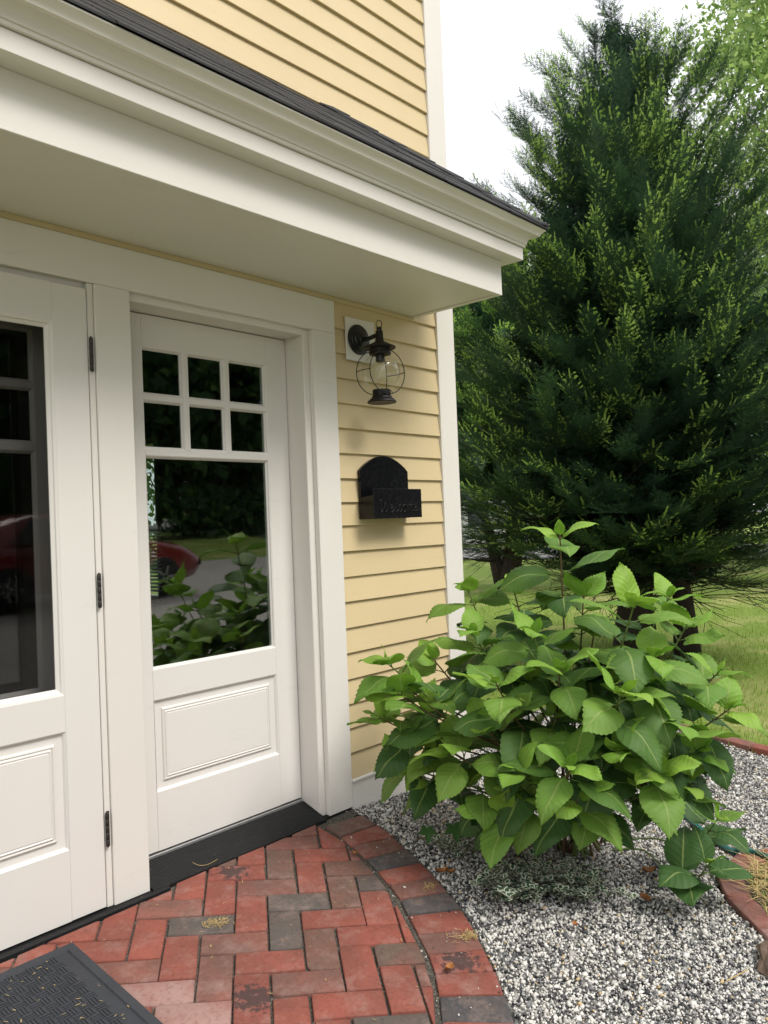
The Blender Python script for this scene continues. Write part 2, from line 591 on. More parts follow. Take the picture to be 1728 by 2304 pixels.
def gz(x, y):
    """height of the ground: ramps down away from the door, rises again across the drive"""
    a = -0.11 * min(max(-y, 0), 1.75) - 0.07 * min(max(x, 0), 1.3)
    if a < -0.17:
        a = -0.17 - 0.05 * math.tanh((-a - 0.17) / 0.05)
    if y < -4.5:
        a += 0.055 * (-y - 4.5) * smst(4.5, 6.5, -y)
    return a


# ------------------------------------------------------------------ the ground
def sheet(name, xs, ys, dz, mat, inside=None):
    mb = MB()
    idx = {}
    for i, x in enumerate(xs):
        for j, y in enumerate(ys):
            idx[i, j] = len(mb.v)
            mb.v.append((x, y, gz(x, y) + dz))
    for i in range(len(xs) - 1):
        for j in range(len(ys) - 1):
            if inside is None or inside(0.5 * (xs[i] + xs[i + 1]), 0.5 * (ys[j] + ys[j + 1])):
                mb.f.append((idx[i, j], idx[i + 1, j], idx[i + 1, j + 1], idx[i, j + 1]))
    o = mb.build(name, mat, None, True)
    return tag(o, kind='structure')


def axis(lo, hi, fine_lo, fine_hi, step, grow=1.35):
    a = list(np.arange(fine_lo, fine_hi + 1e-6, step))
    s, x = step, fine_lo
    while x > lo:
        s *= grow
        x = max(lo, x - s)
        a.insert(0, x)
    s, x = step, fine_hi
    while x < hi:
        s *= grow
        x = min(hi, x + s)
        a.append(x)
    return a


lawn = sheet('lawn', axis(-250, 300, -6, 10, 0.4), axis(-90, 300, -24, 4, 0.4), -0.035, 'lawn_ground')
tag(lawn, 'green lawn with dry straw coloured patches behind the yew', None)

# outlines of the paved, gravelled and green areas
INNER = [(-0.222, 0.05), (-0.225, -0.024), (-0.239, -0.159), (-0.268, -0.249), (-0.296, -0.347), (-0.336, -0.446), (-0.373, -0.533), (-0.423, -0.629), (-0.479, -0.712), (-0.534, -0.797), (-0.59, -0.882), (-0.657, -0.963), (-0.737, -1.039), (-0.83, -1.12), (-0.94, -1.20), (-1.06, -1.27), (-1.2, -1.335), (-1.36, -1.38), (-1.6, -1.42), (-1.9, -1.43), (-2.2, -1.40), (-2.5, -1.33)]
OUTER = [(-0.012, 0.05), (-0.018, -0.03), (-0.045, -0.203), (-0.080, -0.309), (-0.115, -0.402), (-0.150, -0.495), (-0.190, -0.59), (-0.225, -0.665), (-0.270, -0.75), (-0.315, -0.83), (-0.372, -0.91), (-0.43, -0.985), (-0.49, -1.06), (-0.55, -1.13), (-0.61, -1.20), (-0.69, -1.275), (-0.80, -1.365), (-0.94, -1.45), (-1.10, -1.52), (-1.30, -1.58), (-1.58, -1.625), (-1.9, -1.635), (-2.22, -1.605), (-2.55, -1.53)]


def nearest(curve, x, y):
    best = None
    for (x0, y0), (x1, y1) in zip(curve, curve[1:]):
        dx, dy = x1 - x0, y1 - y0
        t = max(0, min(1, ((x - x0) * dx + (y - y0) * dy) / (dx * dx + dy * dy)))
        px, py = x0 + t * dx, y0 + t * dy
        d = math.hypot(x - px, y - py)
        if best is None or d < best[0]:
            L = math.hypot(dx, dy)
            best = (d, (px, py), (-dy / L, dx / L))     # normal to the left of travel = away from the patio
    d, p, nrm = best
    side = (x - p[0]) * nrm[0] + (y - p[1]) * nrm[1]
    return d if side > 0 else -d, p, nrm                # >0 outside


def outside_patio(x, y):
    return nearest(OUTER, x, y)[0]


PATCH = [(0.20, -1.70), (0.301, -1.594), (0.391, -1.503), (0.468, -1.411), (0.62, -1.30), (0.798, -1.265), (0.98, -1.31), (1.25, -1.46), (1.7, -1.8), (2.2, -2.4)]   # brick edge of the straw strewn bed


def in_gravel(x, y):
    if y > 0.0 and x < 0.87:
        return False
    if y > 0.45 or x > 2.42 + 0.1 * (y + 0.8) + (0.9 if y < -1.5 else 0):
        return False
    if outside_patio(x, y) < -0.01:
        return False
    if x > 0.15 and nearest(PATCH, x, y)[0] < 0 and y < -1.2:
        return False
    return y > -4.2


gb = sheet('gravel_bed', list(np.arange(-3.0, 3.01, 0.06)), list(np.arange(-4.2, 0.61, 0.06)), -0.012, 'gravel_under',
           lambda x, y: in_gravel(x, y))
tag(gb, 'bed of mixed white and charcoal gravel between patio and lawn', None)
drive = sheet('driveway', axis(-40, 40, -8, 8, 0.8), list(np.arange(-15.4, -4.05, 0.35)), 0.004, 'drive_gravel')
tag(drive, 'pale grey driveway in front of the house', None)
street = sheet('street', axis(16, 34, 18, 30, 1.5), axis(-60, 80, -20, 40, 4), 0.006, 'asphalt', lambda x, y: 20 < x < 29)
tag(street, 'grey street beyond the lawn', None)

# the brick landing: herringbone field, soldier border
patio = sheet('brick_patio', list(np.arange(-3.2, 0.2, 0.05)), list(np.arange(-1.75, 0.11, 0.05)), -0.0105, 'grit_joint',
              lambda x, y: outside_patio(x, y) < 0.0 and x < 0.0)
tag(patio, 'herringbone brick landing with curved soldier border', None)

OX, OY, CU, SU = -1.06040751, -0.55327315, 0.08248098, -0.06504503
KS = math.sqrt(1 + 0.11 ** 2)
BR = {'r': 'brick_red', 'd': 'brick_dull', 'b': 'brick_brown', 'g': 'brick_grey', 'p': 'brick_pink', 's': 'brick_stained', 'l': 'brick_slate'}
BCOL = {(-1, 1): 'd', (0, 2): 'r', (1, 1): 'g', (2, 0): 'b', (1, 3): 'g', (0, 4): 'd', (2, 2): 'r', (0, 0): 'r', (1, -1): 'd', (-1, -1): 'd',
        (0, -2): 's', (1, -3): 'r', (2, -2): 'r', (-2, 2): 'g', (-1, 3): 'r', (-2, 4): 'r', (-3, 3): 'd', (-2, 0): 'r', (-3, 1): 'r', (-2, -2): 'p',
        (-3, -1): 'p', (-4, 0): 'd', (-5, 1): 'r', (-4, 2): 'r', (-6, 2): 'r', (-1, 5): 's', (0, 6): 'r', (1, 5): 'b', (1, 7): 'd', (2, 6): 'r',
        (2, 4): 'r', (3, 3): 'b', (3, 5): 'b', (3, 7): 'r', (4, 2): 'r', (4, 4): 'g', (3, 1): 'r', (3, -1): 'r', (4, 0): 'b', (4, -2): 'r', (3, -3): 'g', (2, 8): 'd'}


def clip_poly(poly, px, py, nx, ny):
    """keep the side where (p - P).n < 0"""
    out = []
    for i in range(len(poly)):
        a, c = poly[i], poly[(i + 1) % len(poly)]
        da = (a[0] - px) * nx + (a[1] - py) * ny
        dc = (c[0] - px) * nx + (c[1] - py) * ny
        if da <= 0:
            out.append(a)
        if (da <= 0) != (dc <= 0):
            t = da / (da - dc)
            out.append((a[0] + t * (c[0] - a[0]), a[1] + t * (c[1] - a[1])))
    return out


def inset(poly, d):
    """shrink a convex polygon by d"""
    n = len(poly)
    ar = sum(poly[i][0] * poly[(i + 1) % n][1] - poly[(i + 1) % n][0] * poly[i][1] for i in range(n))
    s = 1 if ar > 0 else -1
    res = list(poly)
    for i in range(n):
        a, c = poly[i], poly[(i + 1) % n]
        L = math.hypot(c[0] - a[0], c[1] - a[1])
        if L < 1e-5:
            continue
        nx, ny = s * (c[1] - a[1]) / L, -s * (c[0] - a[0]) / L
        res = clip_poly(res, a[0] - nx * d, a[1] - ny * d, nx, ny)
        if len(res) < 3:
            return []
    # drop tiny edges
    o = []
    for p in res:
        if not o or math.hypot(p[0] - o[-1][0], p[1] - o[-1][1]) > 0.002:
            o.append(p)
    if len(o) > 2 and math.hypot(o[0][0] - o[-1][0], o[0][1] - o[-1][1]) < 0.002:
        o.pop()
    return o


def brick_piece(poly, mat, parent, zf, joint=0.0032, bev=0.0045, depth=0.055, hj=0.0022):
    cx = sum(p[0] for p in poly) / len(poly)
    cy = sum(p[1] for p in poly) / len(poly)
    base = inset(poly, joint + random.uniform(-0.0008, 0.0012))
    if len(base) < 3:
        return None
    base = [(p[0] + random.uniform(-.002, .002), p[1] + random.uniform(-.002, .002)) for p in base]
    if random.random() < 0.45 and len(base) > 3:          # a knocked corner
        i_ = random.randrange(len(base))
        a_, c_, e_ = base[i_ - 1], base[i_], base[(i_ + 1) % len(base)]
        k_ = random.uniform(.04, .10)
        base[i_:i_ + 1] = [(c_[0] + (a_[0] - c_[0]) * k_, c_[1] + (a_[1] - c_[1]) * k_), (c_[0] + (e_[0] - c_[0]) * k_, c_[1] + (e_[1] - c_[1]) * k_)]
    ring, top = inset(base, bev * 0.35), inset(base, bev)
    if len(top) != len(base) or len(ring) != len(base):
        top = [(p[0] + (cx - p[0]) * 0.06, p[1] + (cy - p[1]) * 0.06) for p in base]
        ring = [(p[0] + (cx - p[0]) * 0.02, p[1] + (cy - p[1]) * 0.02) for p in base]
    n = len(base)
    h = random.uniform(-hj, hj)
    tx, ty = random.uniform(-.012, .012), random.uniform(-.012, .012)
    zz = lambda p, d: zf(p[0], p[1]) - zf(cx, cy) + h + d + tx * (p[0] - cx) + ty * (p[1] - cy)
    mb = MB()
    for lst, d in ((base, -depth), (base, -bev), (ring, -bev * .35), (top, 0)):
        for p in lst:
            mb.v.append((p[0] - cx, p[1] - cy, zz(p, d)))
    ar = sum(base[i][0] * base[(i + 1) % n][1] - base[(i + 1) % n][0] * base[i][1] for i in range(n))
    for k in range(3):
        for i in range(n):
            q = (k * n + i, k * n + (i + 1) % n, (k + 1) * n + (i + 1) % n, (k + 1) * n + i)
            mb.f.append(q if ar > 0 else q[::-1])
    t = tuple(range(3 * n, 4 * n))
    mb.f.append(t if ar > 0 else t[::-1])
    o = mb.build('brick', mat, parent, True, (cx, cy, zf(cx, cy)))
    smooth_by_angle(o, 50)
    return o


def cell(u, v):
    return (OX + CU * u - SU * v, (OY + SU * u + CU * v) / KS)


for u in range(-22, 12):
    for v in range(-22, 18):
        s = (u + v) % 4
        if s == 0:
            q = [cell(u, v), cell(u + 2, v), cell(u + 2, v + 1), cell(u, v + 1)]
        elif s == 2:
            q = [cell(u, v), cell(u + 1, v), cell(u + 1, v + 2), cell(u, v + 2)]
        else:
            continue
        cx = sum(p[0] for p in q) / 4
        cy = sum(p[1] for p in q) / 4
        if cx < -2.35 or cy > 0.14 or cy < -1.7 or cx > 0.1:
            continue
        lim = -0.036 if cx < -0.93 else -0.008
        q = clip_poly(q, 0, lim, 0, 1)
        if len(q) < 3:
            continue
        cx = sum(p[0] for p in q) / len(q)
        cy = sum(p[1] for p in q) / len(q)
        d, pt, nr = nearest(INNER, cx, cy)
        if d > 0.07:
            continue
        q = clip_poly(q, pt[0] - nr[0] * 0.007, pt[1] - nr[1] * 0.007, nr[0], nr[1])
        if len(q) < 3:
            continue
        ar = abs(sum(q[i][0] * q[(i + 1) % len(q)][1] - q[(i + 1) % len(q)][0] * q[i][1] for i in range(len(q)))) / 2
        if ar < 0.0008:
            continue
        k = BCOL.get((u, v)) or random.choice('rrrrrddbg')
        brick_piece(q, BR[k], patio, gz)


def resample(curve, step, n=None):
    d = [0]
    for a, c in zip(curve, curve[1:]):
        d.append(d[-1] + math.hypot(c[0] - a[0], c[1] - a[1]))
    n = n or int(d[-1] / step)
    out = []
    for i in range(n + 1):
        t = d[-1] * i / n
        j = max(k for k in range(len(d)) if d[k] <= t + 1e-9)
        j = min(j, len(curve) - 2)
        f = (t - d[j]) / (d[j + 1] - d[j])
        out.append((curve[j][0] + f * (curve[j + 1][0] - curve[j][0]), curve[j][1] + f * (curve[j + 1][1] - curve[j][1])))
    return out


mid = [((a[0] + c[0]) / 2, (a[1] + c[1]) / 2) for a, c in zip(resample(INNER, 0, 60), resample(OUTER, 0, 60))]
mid = [m for m in mid if m[1] < -0.012]
mr = resample(mid, 0.104)
order = 'brdlrdlrdsrlrrbrrdrlrrdrbrrlrr'
for i in range(len(mr) - 1):
    qs = []
    for m in (mr[i], mr[i + 1]):
        j = 0
        d, pt, nr = nearest(INNER, *m)
        d2, pt2, nr2 = nearest(OUTER, *m)
        qs.append(((pt[0] + nr[0] * 0.006, pt[1] + nr[1] * 0.006), pt2))
    q = [qs[0][0], qs[0][1], qs[1][1], qs[1][0]]
    brick_piece(q, BR[order[i % len(order)]], patio, gz, joint=0.003, hj=0.003)

# ------------------------------------------------------------------ the house
house = empty('house', (0, 0, 0), 'cream yellow clapboard house with white trim and entry hood', 'house')
HP = lambda mb, n, m, parent=None, **k: part(mb, n, m, parent or house, **k)

# wall core with the two openings
wl = MB()
wl.box(-0.115, 0.80, 0.028, 0.16, -0.30, 2.60, 0)
wl.box(-4.6, 0.80, 0.028, 0.16, 2.60, 5.0, 0)
wl.box(-4.6, -0.115, 0.028, 0.16, 2.085, 2.60, 0)
wl.box(-1.075, -1.035, 0.028, 0.16, -0.30, 2.085, 0)
wl.box(-4.6, -2.02, 0.028, 0.16, -0.30, 2.085, 0)
HP(wl, 'wall', 'yellow_paint')
fn = MB().box(-2.02, -0.115, 0.04, 0.2, -0.4, -0.012, 0)
HP(fn, 'foundation', 'soil')
# side wall towards the yew with a window opening (y 2.5..4.1)
sw = MB()
for a in ((0.16, 2.56, -0.3, 5.0), (3.86, 6.5, -0.3, 5.0), (2.56, 3.86, -0.3, 0.72), (2.56, 3.86, 1.90, 5.0)):
    sw.box(0.70, 0.80, a[0], a[1], a[2], a[3], 0)
HP(sw, 'side_wall', 'yellow_paint')
bw = MB().box(-4.6, 0.70, 6.4, 6.5, -0.3, 5.0, 0).box(-4.6, -4.5, 0.16, 6.4, -0.3, 5.0, 0)
HP(bw, 'rear_wall', 'yellow_paint')
HP(MB().box(-4.6, 0.8, 0.03, 6.5, 5.0, 5.1, 0), 'roof_deck', 'roof_grey')
HP(MB().box(-4.49, 0.69, 0.20, 6.39, -0.10, 0.05, 0), 'floor', 'interior_floor')
HP(MB().box(-4.49, 0.69, 0.165, 6.39, 2.45, 2.55, 0), 'ceiling', 'interior_wall')
il = MB().box(0.685, 0.698, 0.17, 2.56, 0.05, 2.45, 0).box(0.685, 0.698, 3.86, 6.38, 0.05, 2.45, 0).box(0.685, 0.698, 2.56, 3.86, 0.05, 0.72, 0).box(0.685, 0.698, 2.56, 3.86, 1.90, 2.45, 0)
il.box(-4.49, 0.68, 6.38, 6.395, 0.05, 2.45, 0)
HP(il, 'room_lining', 'interior_wall')
sidew = HP(MB().box(0.70, 0.80, 2.56, 2.60, 0.72, 1.90).box(0.70, 0.80, 3.82, 3.86, 0.72, 1.90).box(0.70, 0.80, 2.60, 3.82, 0.72, 0.76).box(0.70, 0.80, 2.60, 3.82, 1.86, 1.90).box(0.74, 0.77, 2.60, 3.82, 1.22, 1.27), 'side_window', 'white_paint')
HP(MB().box(0.752, 0.756, 2.60, 3.82, 0.76, 1.86, 0), 'pane', 'door_glass', sidew)
for i in range(17):
    z = 0.80 + i * 0.026
    HP(MB().add([(0.655, 2.5, z), (0.682, 2.5, z + 0.012), (0.682, 3.02, z + 0.012), (0.655, 3.02, z), (0.655, 2.5, z - .002), (0.682, 2.5, z + 0.010), (0.682, 3.02, z + 0.010), (0.655, 3.02, z - .002)],
                [(0, 1, 2, 3), (7, 6, 5, 4), (0, 3, 7, 4), (1, 5, 6, 2), (0, 4, 5, 1), (3, 2, 6, 7)]), 'blind_slat', 'blind_white', sidew)


# clapboards: each board tapers, its butt edge stands proud of the board below
def board(x0, x1, z0, z1, lap=0.022):
    yb, yt = 0.006 + random.uniform(-.0012, .0012), 0.0205
    za, zb_ = z0 + random.uniform(-.0012, .0012), z0 + random.uniform(-.0012, .0012)
    zt = z1 + lap
    n = max(1, int((x1 - x0) / 0.35))
    mb = MB()
    for i in range(n + 1):
        f = i / n
        x = x0 + (x1 - x0) * f
        z = za + (zb_ - za) * f + random.uniform(-.0004, .0004)
        wob = random.uniform(-.0006, .0006)
        mb.v += [(x, yb + 0.0015 + wob, z), (x, yb + wob, z + 0.0018), (x, yt, zt), (x, yt + 0.007, zt), (x, yb + 0.0135, z)]
    for i in range(n):
        o = i * 5
        for k in range(5):
            mb.f.append((o + k, o + 5 + k, o + 5 + (k + 1) % 5, o + (k + 1) % 5))
    mb.f.append((4, 3, 2, 1, 0)[::-1])
    e = n * 5
    mb.f.append((e + 4, e + 3, e + 2, e + 1, e))
    return HP(mb, 'siding_board', 'yellow_paint')


LOW = [0.116, 0.228, 0.334, 0.438, 0.547, 0.660, 0.770, 0.883, 0.993, 1.104, 1.217, 1.320, 1.424, 1.535, 1.647, 1.758, 1.869, 1.979, 2.087, 2.203, 2.31]
for a, c in zip(LOW, LOW[1:]):
    board(0.0015, 0.7255, a, c, 0.02)
board(-2.14, 0.0005, 2.2025, 2.31)
z = 2.60
zs = [2.60]
while zs[-1] < 4.95:
    zs.append(zs[-1] + 0.1145)
off = 3.062 - zs[4]
for a, c in zip(zs, zs[1:]):
    board(-4.5, 0.7255, a + off, c + off)

HP(MB().box(0.727, 0.866, 0.0, 0.026, -0.30, 5.0, 0.002), 'corner_board', 'white_paint')
HP(MB().box(0.802, 0.8655, 0.0265, 0.13, -0.30, 5.0, 0.002), 'corner_board', 'white_paint')
HP(MB().box(0.0015, 0.7255, 0.002, 0.027, -0.30, 0.104, 0.002), 'water_table', 'white_paint')
HP(MB().add([(0.0015, -0.006, 0.105), (0.7255, -0.006, 0.105), (0.7255, -0.006, 0.112), (0.0015, -0.006, 0.112), (0.0015, 0.02, 0.105), (0.7255, 0.02, 0.105), (0.7255, 0.02, 0.119), (0.0015, 0.02, 0.119)],
            [(0, 1, 2, 3), (3, 2, 6, 7), (0, 4, 5, 1), (0, 3, 7, 4), (1, 5, 6, 2), (4, 7, 6, 5)]), 'drip_cap', 'white_paint')

# door surround
HP(MB().box(-2.14, 0.0, 0.0, 0.026, 2.0565, 2.2, 0.002), 'head_casing', 'white_paint')
HP(MB().box(-0.137, 0.0, 0.0, 0.026, 0.0, 2.056, 0.002), 'side_casing', 'white_paint')
HP(MB().box(-1.121, -0.990, 0.0, 0.026, 0.0, 2.056, 0.002), 'mullion_casing', 'white_paint')
HP(MB().box(-2.14, -2.0, 0.0, 0.026, 0.0, 2.056, 0.002), 'side_casing', 'white_paint')
HP(MB().box(-0.170, -0.115, 0.0265, 0.18, 0.0, 2.084, 0.0025), 'jamb', 'white_paint')
HP(MB().box(-1.036, -0.984, 0.0265, 0.18, 0.0, 2.084, 0.0025), 'jamb', 'white_paint')
HP(MB().box(-0.9835, -0.1705, 0.0265, 0.18, 2.0305, 2.084, 0.0025), 'head_jamb', 'white_paint')
HP(MB().box(-1.1445, -1.075, 0.0265, 0.18, 0.0, 2.084, 0.0025), 'jamb', 'white_paint')
HP(MB().box(-1.1435, -1.1215, 0.0075, 0.026, 0.0, 2.056, 0.002), 'door_stop', 'white_paint')
HP(MB().box(-2.02, -1.968, 0.0265, 0.18, 0.0, 2.084, 0.0025), 'jamb', 'white_paint')
HP(MB().box(-1.9675, -1.145, 0.0265, 0.18, 2.0385, 2.084, 0.0025), 'head_jamb', 'white_paint')


def ring_panel(mb, x0, x1, z0, z1, y, prof):
    """nested rectangles: prof = (inset, depth behind y)"""
    o = len(mb.v)
    for d, dep in prof:
        mb.v += [(x0 + d, y + dep, z0 + d), (x1 - d, y + dep, z0 + d), (x1 - d, y + dep, z1 - d), (x0 + d, y + dep, z1 - d)]
    for k in range(len(prof) - 1):
        for i in range(4):
            a, c = o + k * 4 + i, o + k * 4 + (i + 1) % 4
            mb.f.append((a, c, c + 4, a + 4))
    e = o + (len(prof) - 1) * 4
    mb.f.append((e, e + 1, e + 2, e + 3))
    return mb


PANEL = [(0.0, 0.0), (0.004, 0.003), (0.009, 0.011), (0.034, 0.0115), (0.037, 0.005), (0.041, 0.004), (0.044, 0.008), (0.048, 0.0035), (0.051, 0.0025), (0.054, 0.005), (0.058, 0.0035)]


def bead(mb, x0, x1, z0, z1, y, wdt=0.012, dep=0.014):
    """sloping sticking round a pane"""
    o = len(mb.v)
    for d, dy in ((-0.0005, 0.0005), (wdt * .35, dep * .25), (wdt * .5, dep * .6), (wdt, dep), (wdt, dep + 0.006)):
        mb.v += [(x0 + d, y + dy, z0 + d), (x1 - d, y + dy, z0 + d), (x1 - d, y + dy, z1 - d), (x0 + d, y + dy, z1 - d)]
    for k in range(4):
        for i in range(4):
            a, c = o + k * 4 + i, o + k * 4 + (i + 1) % 4
            mb.f.append((a, c, c + 4, a + 4))
    return mb


def make_door(dx, y):
    X = lambda a: a + dx
    t = 0.04
    d = MB()
    d.box(X(-0.981), X(-0.868), y, y + t, 0.062, 2.0265, 0.0012)        # stiles
    d.box(X(-0.286), X(-0.1725), y, y + t, 0.062, 2.0265, 0.0012)
    d.box(X(-0.8678), X(-0.2862), y, y + t, 1.906, 2.0265, 0)           # rails
    d.box(X(-0.8678), X(-0.2862), y, y + t, 0.608, 0.718, 0)
    d.box(X(-0.8678), X(-0.2862), y, y + t, 0.062, 0.272, 0)
    slab = HP(d, 'door', 'door_paint')
    cols = [(-0.868, -0.692), (-0.672, -0.498), (-0.478, -0.286)]
    cols = [(-0.868, -0.693), (-0.671, -0.499), (-0.477, -0.286)]
    rows = [(1.731, 1.906), (1.530, 1.711)]
    for xx in (-0.682, -0.488):
        HP(MB().box(X(xx) - 0.011, X(xx) + 0.011, y, y + 0.03, 1.5302, 1.9058, 0.0008), 'muntin', 'door_paint', slab)
    segs = [(-0.8678, -0.6932), (-0.6708, -0.4992), (-0.4768, -0.2862)]
    for a, c in segs:
        HP(MB().box(X(a), X(c), y + 0.0004, y + 0.03, 1.7112, 1.7308, 0.0008), 'muntin', 'door_paint', slab)
    HP(MB().box(X(-0.8678), X(-0.2862), y, y + t, 1.505, 1.5298, 0.0008), 'rail', 'door_paint', slab)
    bd = MB()
    panes = []
    for a, c in cols:
        for z0, z1 in rows:
            bead(bd, X(a), X(c), z0, z1, y, 0.009, 0.012)
            panes.append((a, c, z0, z1))
    bead(bd, X(-0.868), X(-0.286), 0.718, 1.505, y, 0.010, 0.012)
    panes.append((-0.868, -0.286, 0.718, 1.505))
    HP(bd, 'glazing_bead', 'door_paint', slab)
    for a, c, z0, z1 in panes:
        HP(MB().box(X(a) + 0.007, X(c) - 0.007, y + 0.013, y + 0.017, z0 + 0.007, z1 - 0.007, 0), 'pane', 'door_glass', slab)
    HP(ring_panel(MB(), X(-0.8675), X(-0.2865), 0.2725, 0.6075, y, PANEL), 'door_panel', 'door_paint', slab)
    return slab


make_door(0.0, 0.137)
make_door(-0.9855, 0.137)

# storm door on the left
sy = 0.0035
st = MB()
st.box(-1.961, -1.842, sy, sy + 0.028, 0.006, 2.034, 0.0015)
st.box(-1.266, -1.148, sy, sy + 0.028, 0.006, 2.034, 0.0015)
st.box(-1.8418, -1.2662, sy, sy + 0.028, 1.908, 2.034, 0)
st.box(-1.8418, -1.2662, sy, sy + 0.028, 0.602, 0.716, 0)
st.box(-1.8418, -1.2662, sy, sy + 0.028, 0.006, 0.228, 0)
storm = HP(st, 'storm_door', 'door_paint')
bead_b = MB()
o_ = bead(bead_b, -1.842, -1.266, 0.716, 1.908, sy, 0.021, 0.014)
HP(bead_b, 'glazing_bead', 'door_paint', storm)
HP(MB().box(-1.83, -1.278, sy + 0.017, sy + 0.021, 0.728, 1.896, 0), 'pane', 'storm_glass', storm)
HP(ring_panel(MB(), -1.8415, -1.2665, 0.2285, 0.6015, sy, PANEL), 'door_panel', 'door_paint', storm)
for z0 in (1.762, 0.982, 0.201):
    h = MB()
    for k in range(5):
        h.lathe([(0.0055, z0 + k * 0.0222 + 0.0008), (0.0065, z0 + k * 0.0222 + 0.002), (0.0065, z0 + k * 0.0222 + 0.020), (0.0055, z0 + k * 0.0222 + 0.0214)], -1.1385, -0.0015, 10)
    h.lathe([(0.003, z0 - 0.003), (0.003, z0 + 0.114)], -1.1385, -0.0015, 8)
    h.box(-1.1365, -1.1275, 0.0055, 0.0072, z0, z0 + 0.111, 0)
    HP(h, 'hinge', 'hinge_metal', storm, ang=40)

# thresholds
th = MB()
n = 22
pr = [(-0.012, -0.02), (-0.012, 0.0015)]
for i in range(n):
    f = i / (n - 1)
    y = -0.008 + f * 0.125
    z = 0.003 + f * 0.040
    pr += [(y, z + (0.0025 if i % 2 else 0.0)), (y + 0.0028, z + (0.0030 if i % 2 else 0.0004))]
pr += [(0.13, 0.046), (0.13, -0.02)]
for x in (-0.9835, -0.1705):
    for y, z in pr:
        th.v.append((x, y, z))
m_ = len(pr)
for i in range(m_):
    th.f.append((i, (i + 1) % m_, m_ + (i + 1) % m_, m_ + i))
HP(th, 'threshold', 'rubber_sill')
HP(MB().box(-0.9835, -0.1705, 0.1305, 0.18, -0.01, 0.056, 0.002), 'sill_strip', 'grey_metal')
HP(MB().box(-2.0, -0.93, -0.034, -0.0125, -0.03, 0.0035, 0.003).box(-2.0, -0.9845, -0.012, 0.10, -0.03, -0.001, 0), 'threshold', 'rubber_sill')
HP(MB().box(-0.985, -0.01, 0.002, 0.03, -0.03, -0.0015, 0).box(-1.9675, -1.145, 0.101, 0.18, -0.02, 0.055, 0.002), 'sill_strip', 'rubber_sill')

# ---- entry hood: beam, soffit, cornice, shingles
hood = HP(MB().box(-4.4, 0.515, 0.0225, -0.0 + 0.027, 2.2450, 2.57, 0), 'entry_hood', 'white_paint')
BX, BY = 0.56, -0.503


def sweep(prof, name, mat, ang=None):
    mb = MB()
    m = len(prof)
    for st_ in range(3):
        for o, z in prof:
            if st_ == 0: mb.v.append((-4.4, BY - o, z))
            elif st_ == 1: mb.v.append((BX + o, BY - o, z))
            else: mb.v.append((BX + o, 0.0045, z))
    for s in range(2):
        for i in range(m):
            mb.f.append((s * m + i, s * m + (i + 1) % m, (s + 1) * m + (i + 1) % m, (s + 1) * m + i))
    mb.f.append(tuple(range(m))[::-1])
    mb.f.append(tuple(range(2 * m, 3 * m)))
    return HP(mb, name, mat, hood, ang=ang)


sweep([(-0.03, 2.218), (-0.002, 2.218), (0.0, 2.220), (0.0, 2.3725), (-0.03, 2.3725)], 'frieze_board', 'white_paint')
sweep([(-0.03, 2.3735), (0.070, 2.3735), (0.072, 2.3755), (0.072, 2.427), (0.070, 2.429), (-0.03, 2.429)], 'corona_board', 'white_paint')
crown = [(-0.03, 2.4305), (0.078, 2.4305), (0.081, 2.4325), (0.081, 2.4425), (0.085, 2.4435)]
for i in range(7):
    a = math.pi / 2 * i / 6
    crown.append((0.086 + 0.028 * (1 - math.cos(a)), 2.4445 + 0.037 * math.sin(a)))
crown += [(0.1145, 2.4785), (0.129, 2.4785), (0.130, 2.482), (0.1325, 2.487)]
crown += [(0.137, 2.493), (0.144, 2.499), (0.149, 2.5025), (0.149, 2.507), (-0.03, 2.507)]
sweep(crown, 'crown_moulding', 'white_paint', ang=28)
HP(MB().box(-4.4, 0.5295, -0.4725, 0.0035, 2.2225, 2.24, 0), 'soffit', 'white_paint', hood)

# roof planes rise 0.82 per metre towards the wall
SL = 0.82
EO, EZ = 0.150, 2.5085                     # eave offset and height of the deck edge


def roofz(o, lift=0.0):
    return EZ + (EO - o) * SL + lift


deck = MB()
hx = BX + EO
deck.v = [(-4.4, BY - EO, EZ), (hx, BY - EO, EZ), (hx, 0.004, EZ), (hx + BY - EO + 0.0, 0.004, EZ + (EO - BY) * SL), (-4.4, 0.004, EZ + (EO - BY) * SL)]
deck.f = [(0, 1, 3, 4), (1, 2, 3), (0, 4, 3, 2, 1)]
HP(deck, 'roof_deck', 'roof_grey', hood)


def slab_on(front, s0, s1, o0, o1, lift0, lift1, thick, trim=True):
    """shingle: s along the eave, o from lower (o0) to upper (o1) offset; on the front or the right plane"""
    mb = MB()
    pts = []
    for (s, o, l) in ((s0, o0, lift0), (s1, o0, lift0), (s1, o1, lift1), (s0, o1, lift1)):
        smax = BX + o if front else -(BY - o)
        if trim and front: s = min(s, smax)
        if trim and not front: s = min(s, smax)
        for t in (0, thick):
            if front: pts.append((s, BY - o, roofz(o, l + t)))
            else: pts.append((BX + o, -s if s > 0.0 else -0.0, roofz(o, l + t)))
    mb.add(pts, [(0, 2, 4, 6), (1, 7, 5, 3), (0, 1, 3, 2), (2, 3, 5, 4), (4, 5, 7, 6), (6, 7, 1, 0)])
    return HP(mb, 'shingle', 'shingle_black', hood)


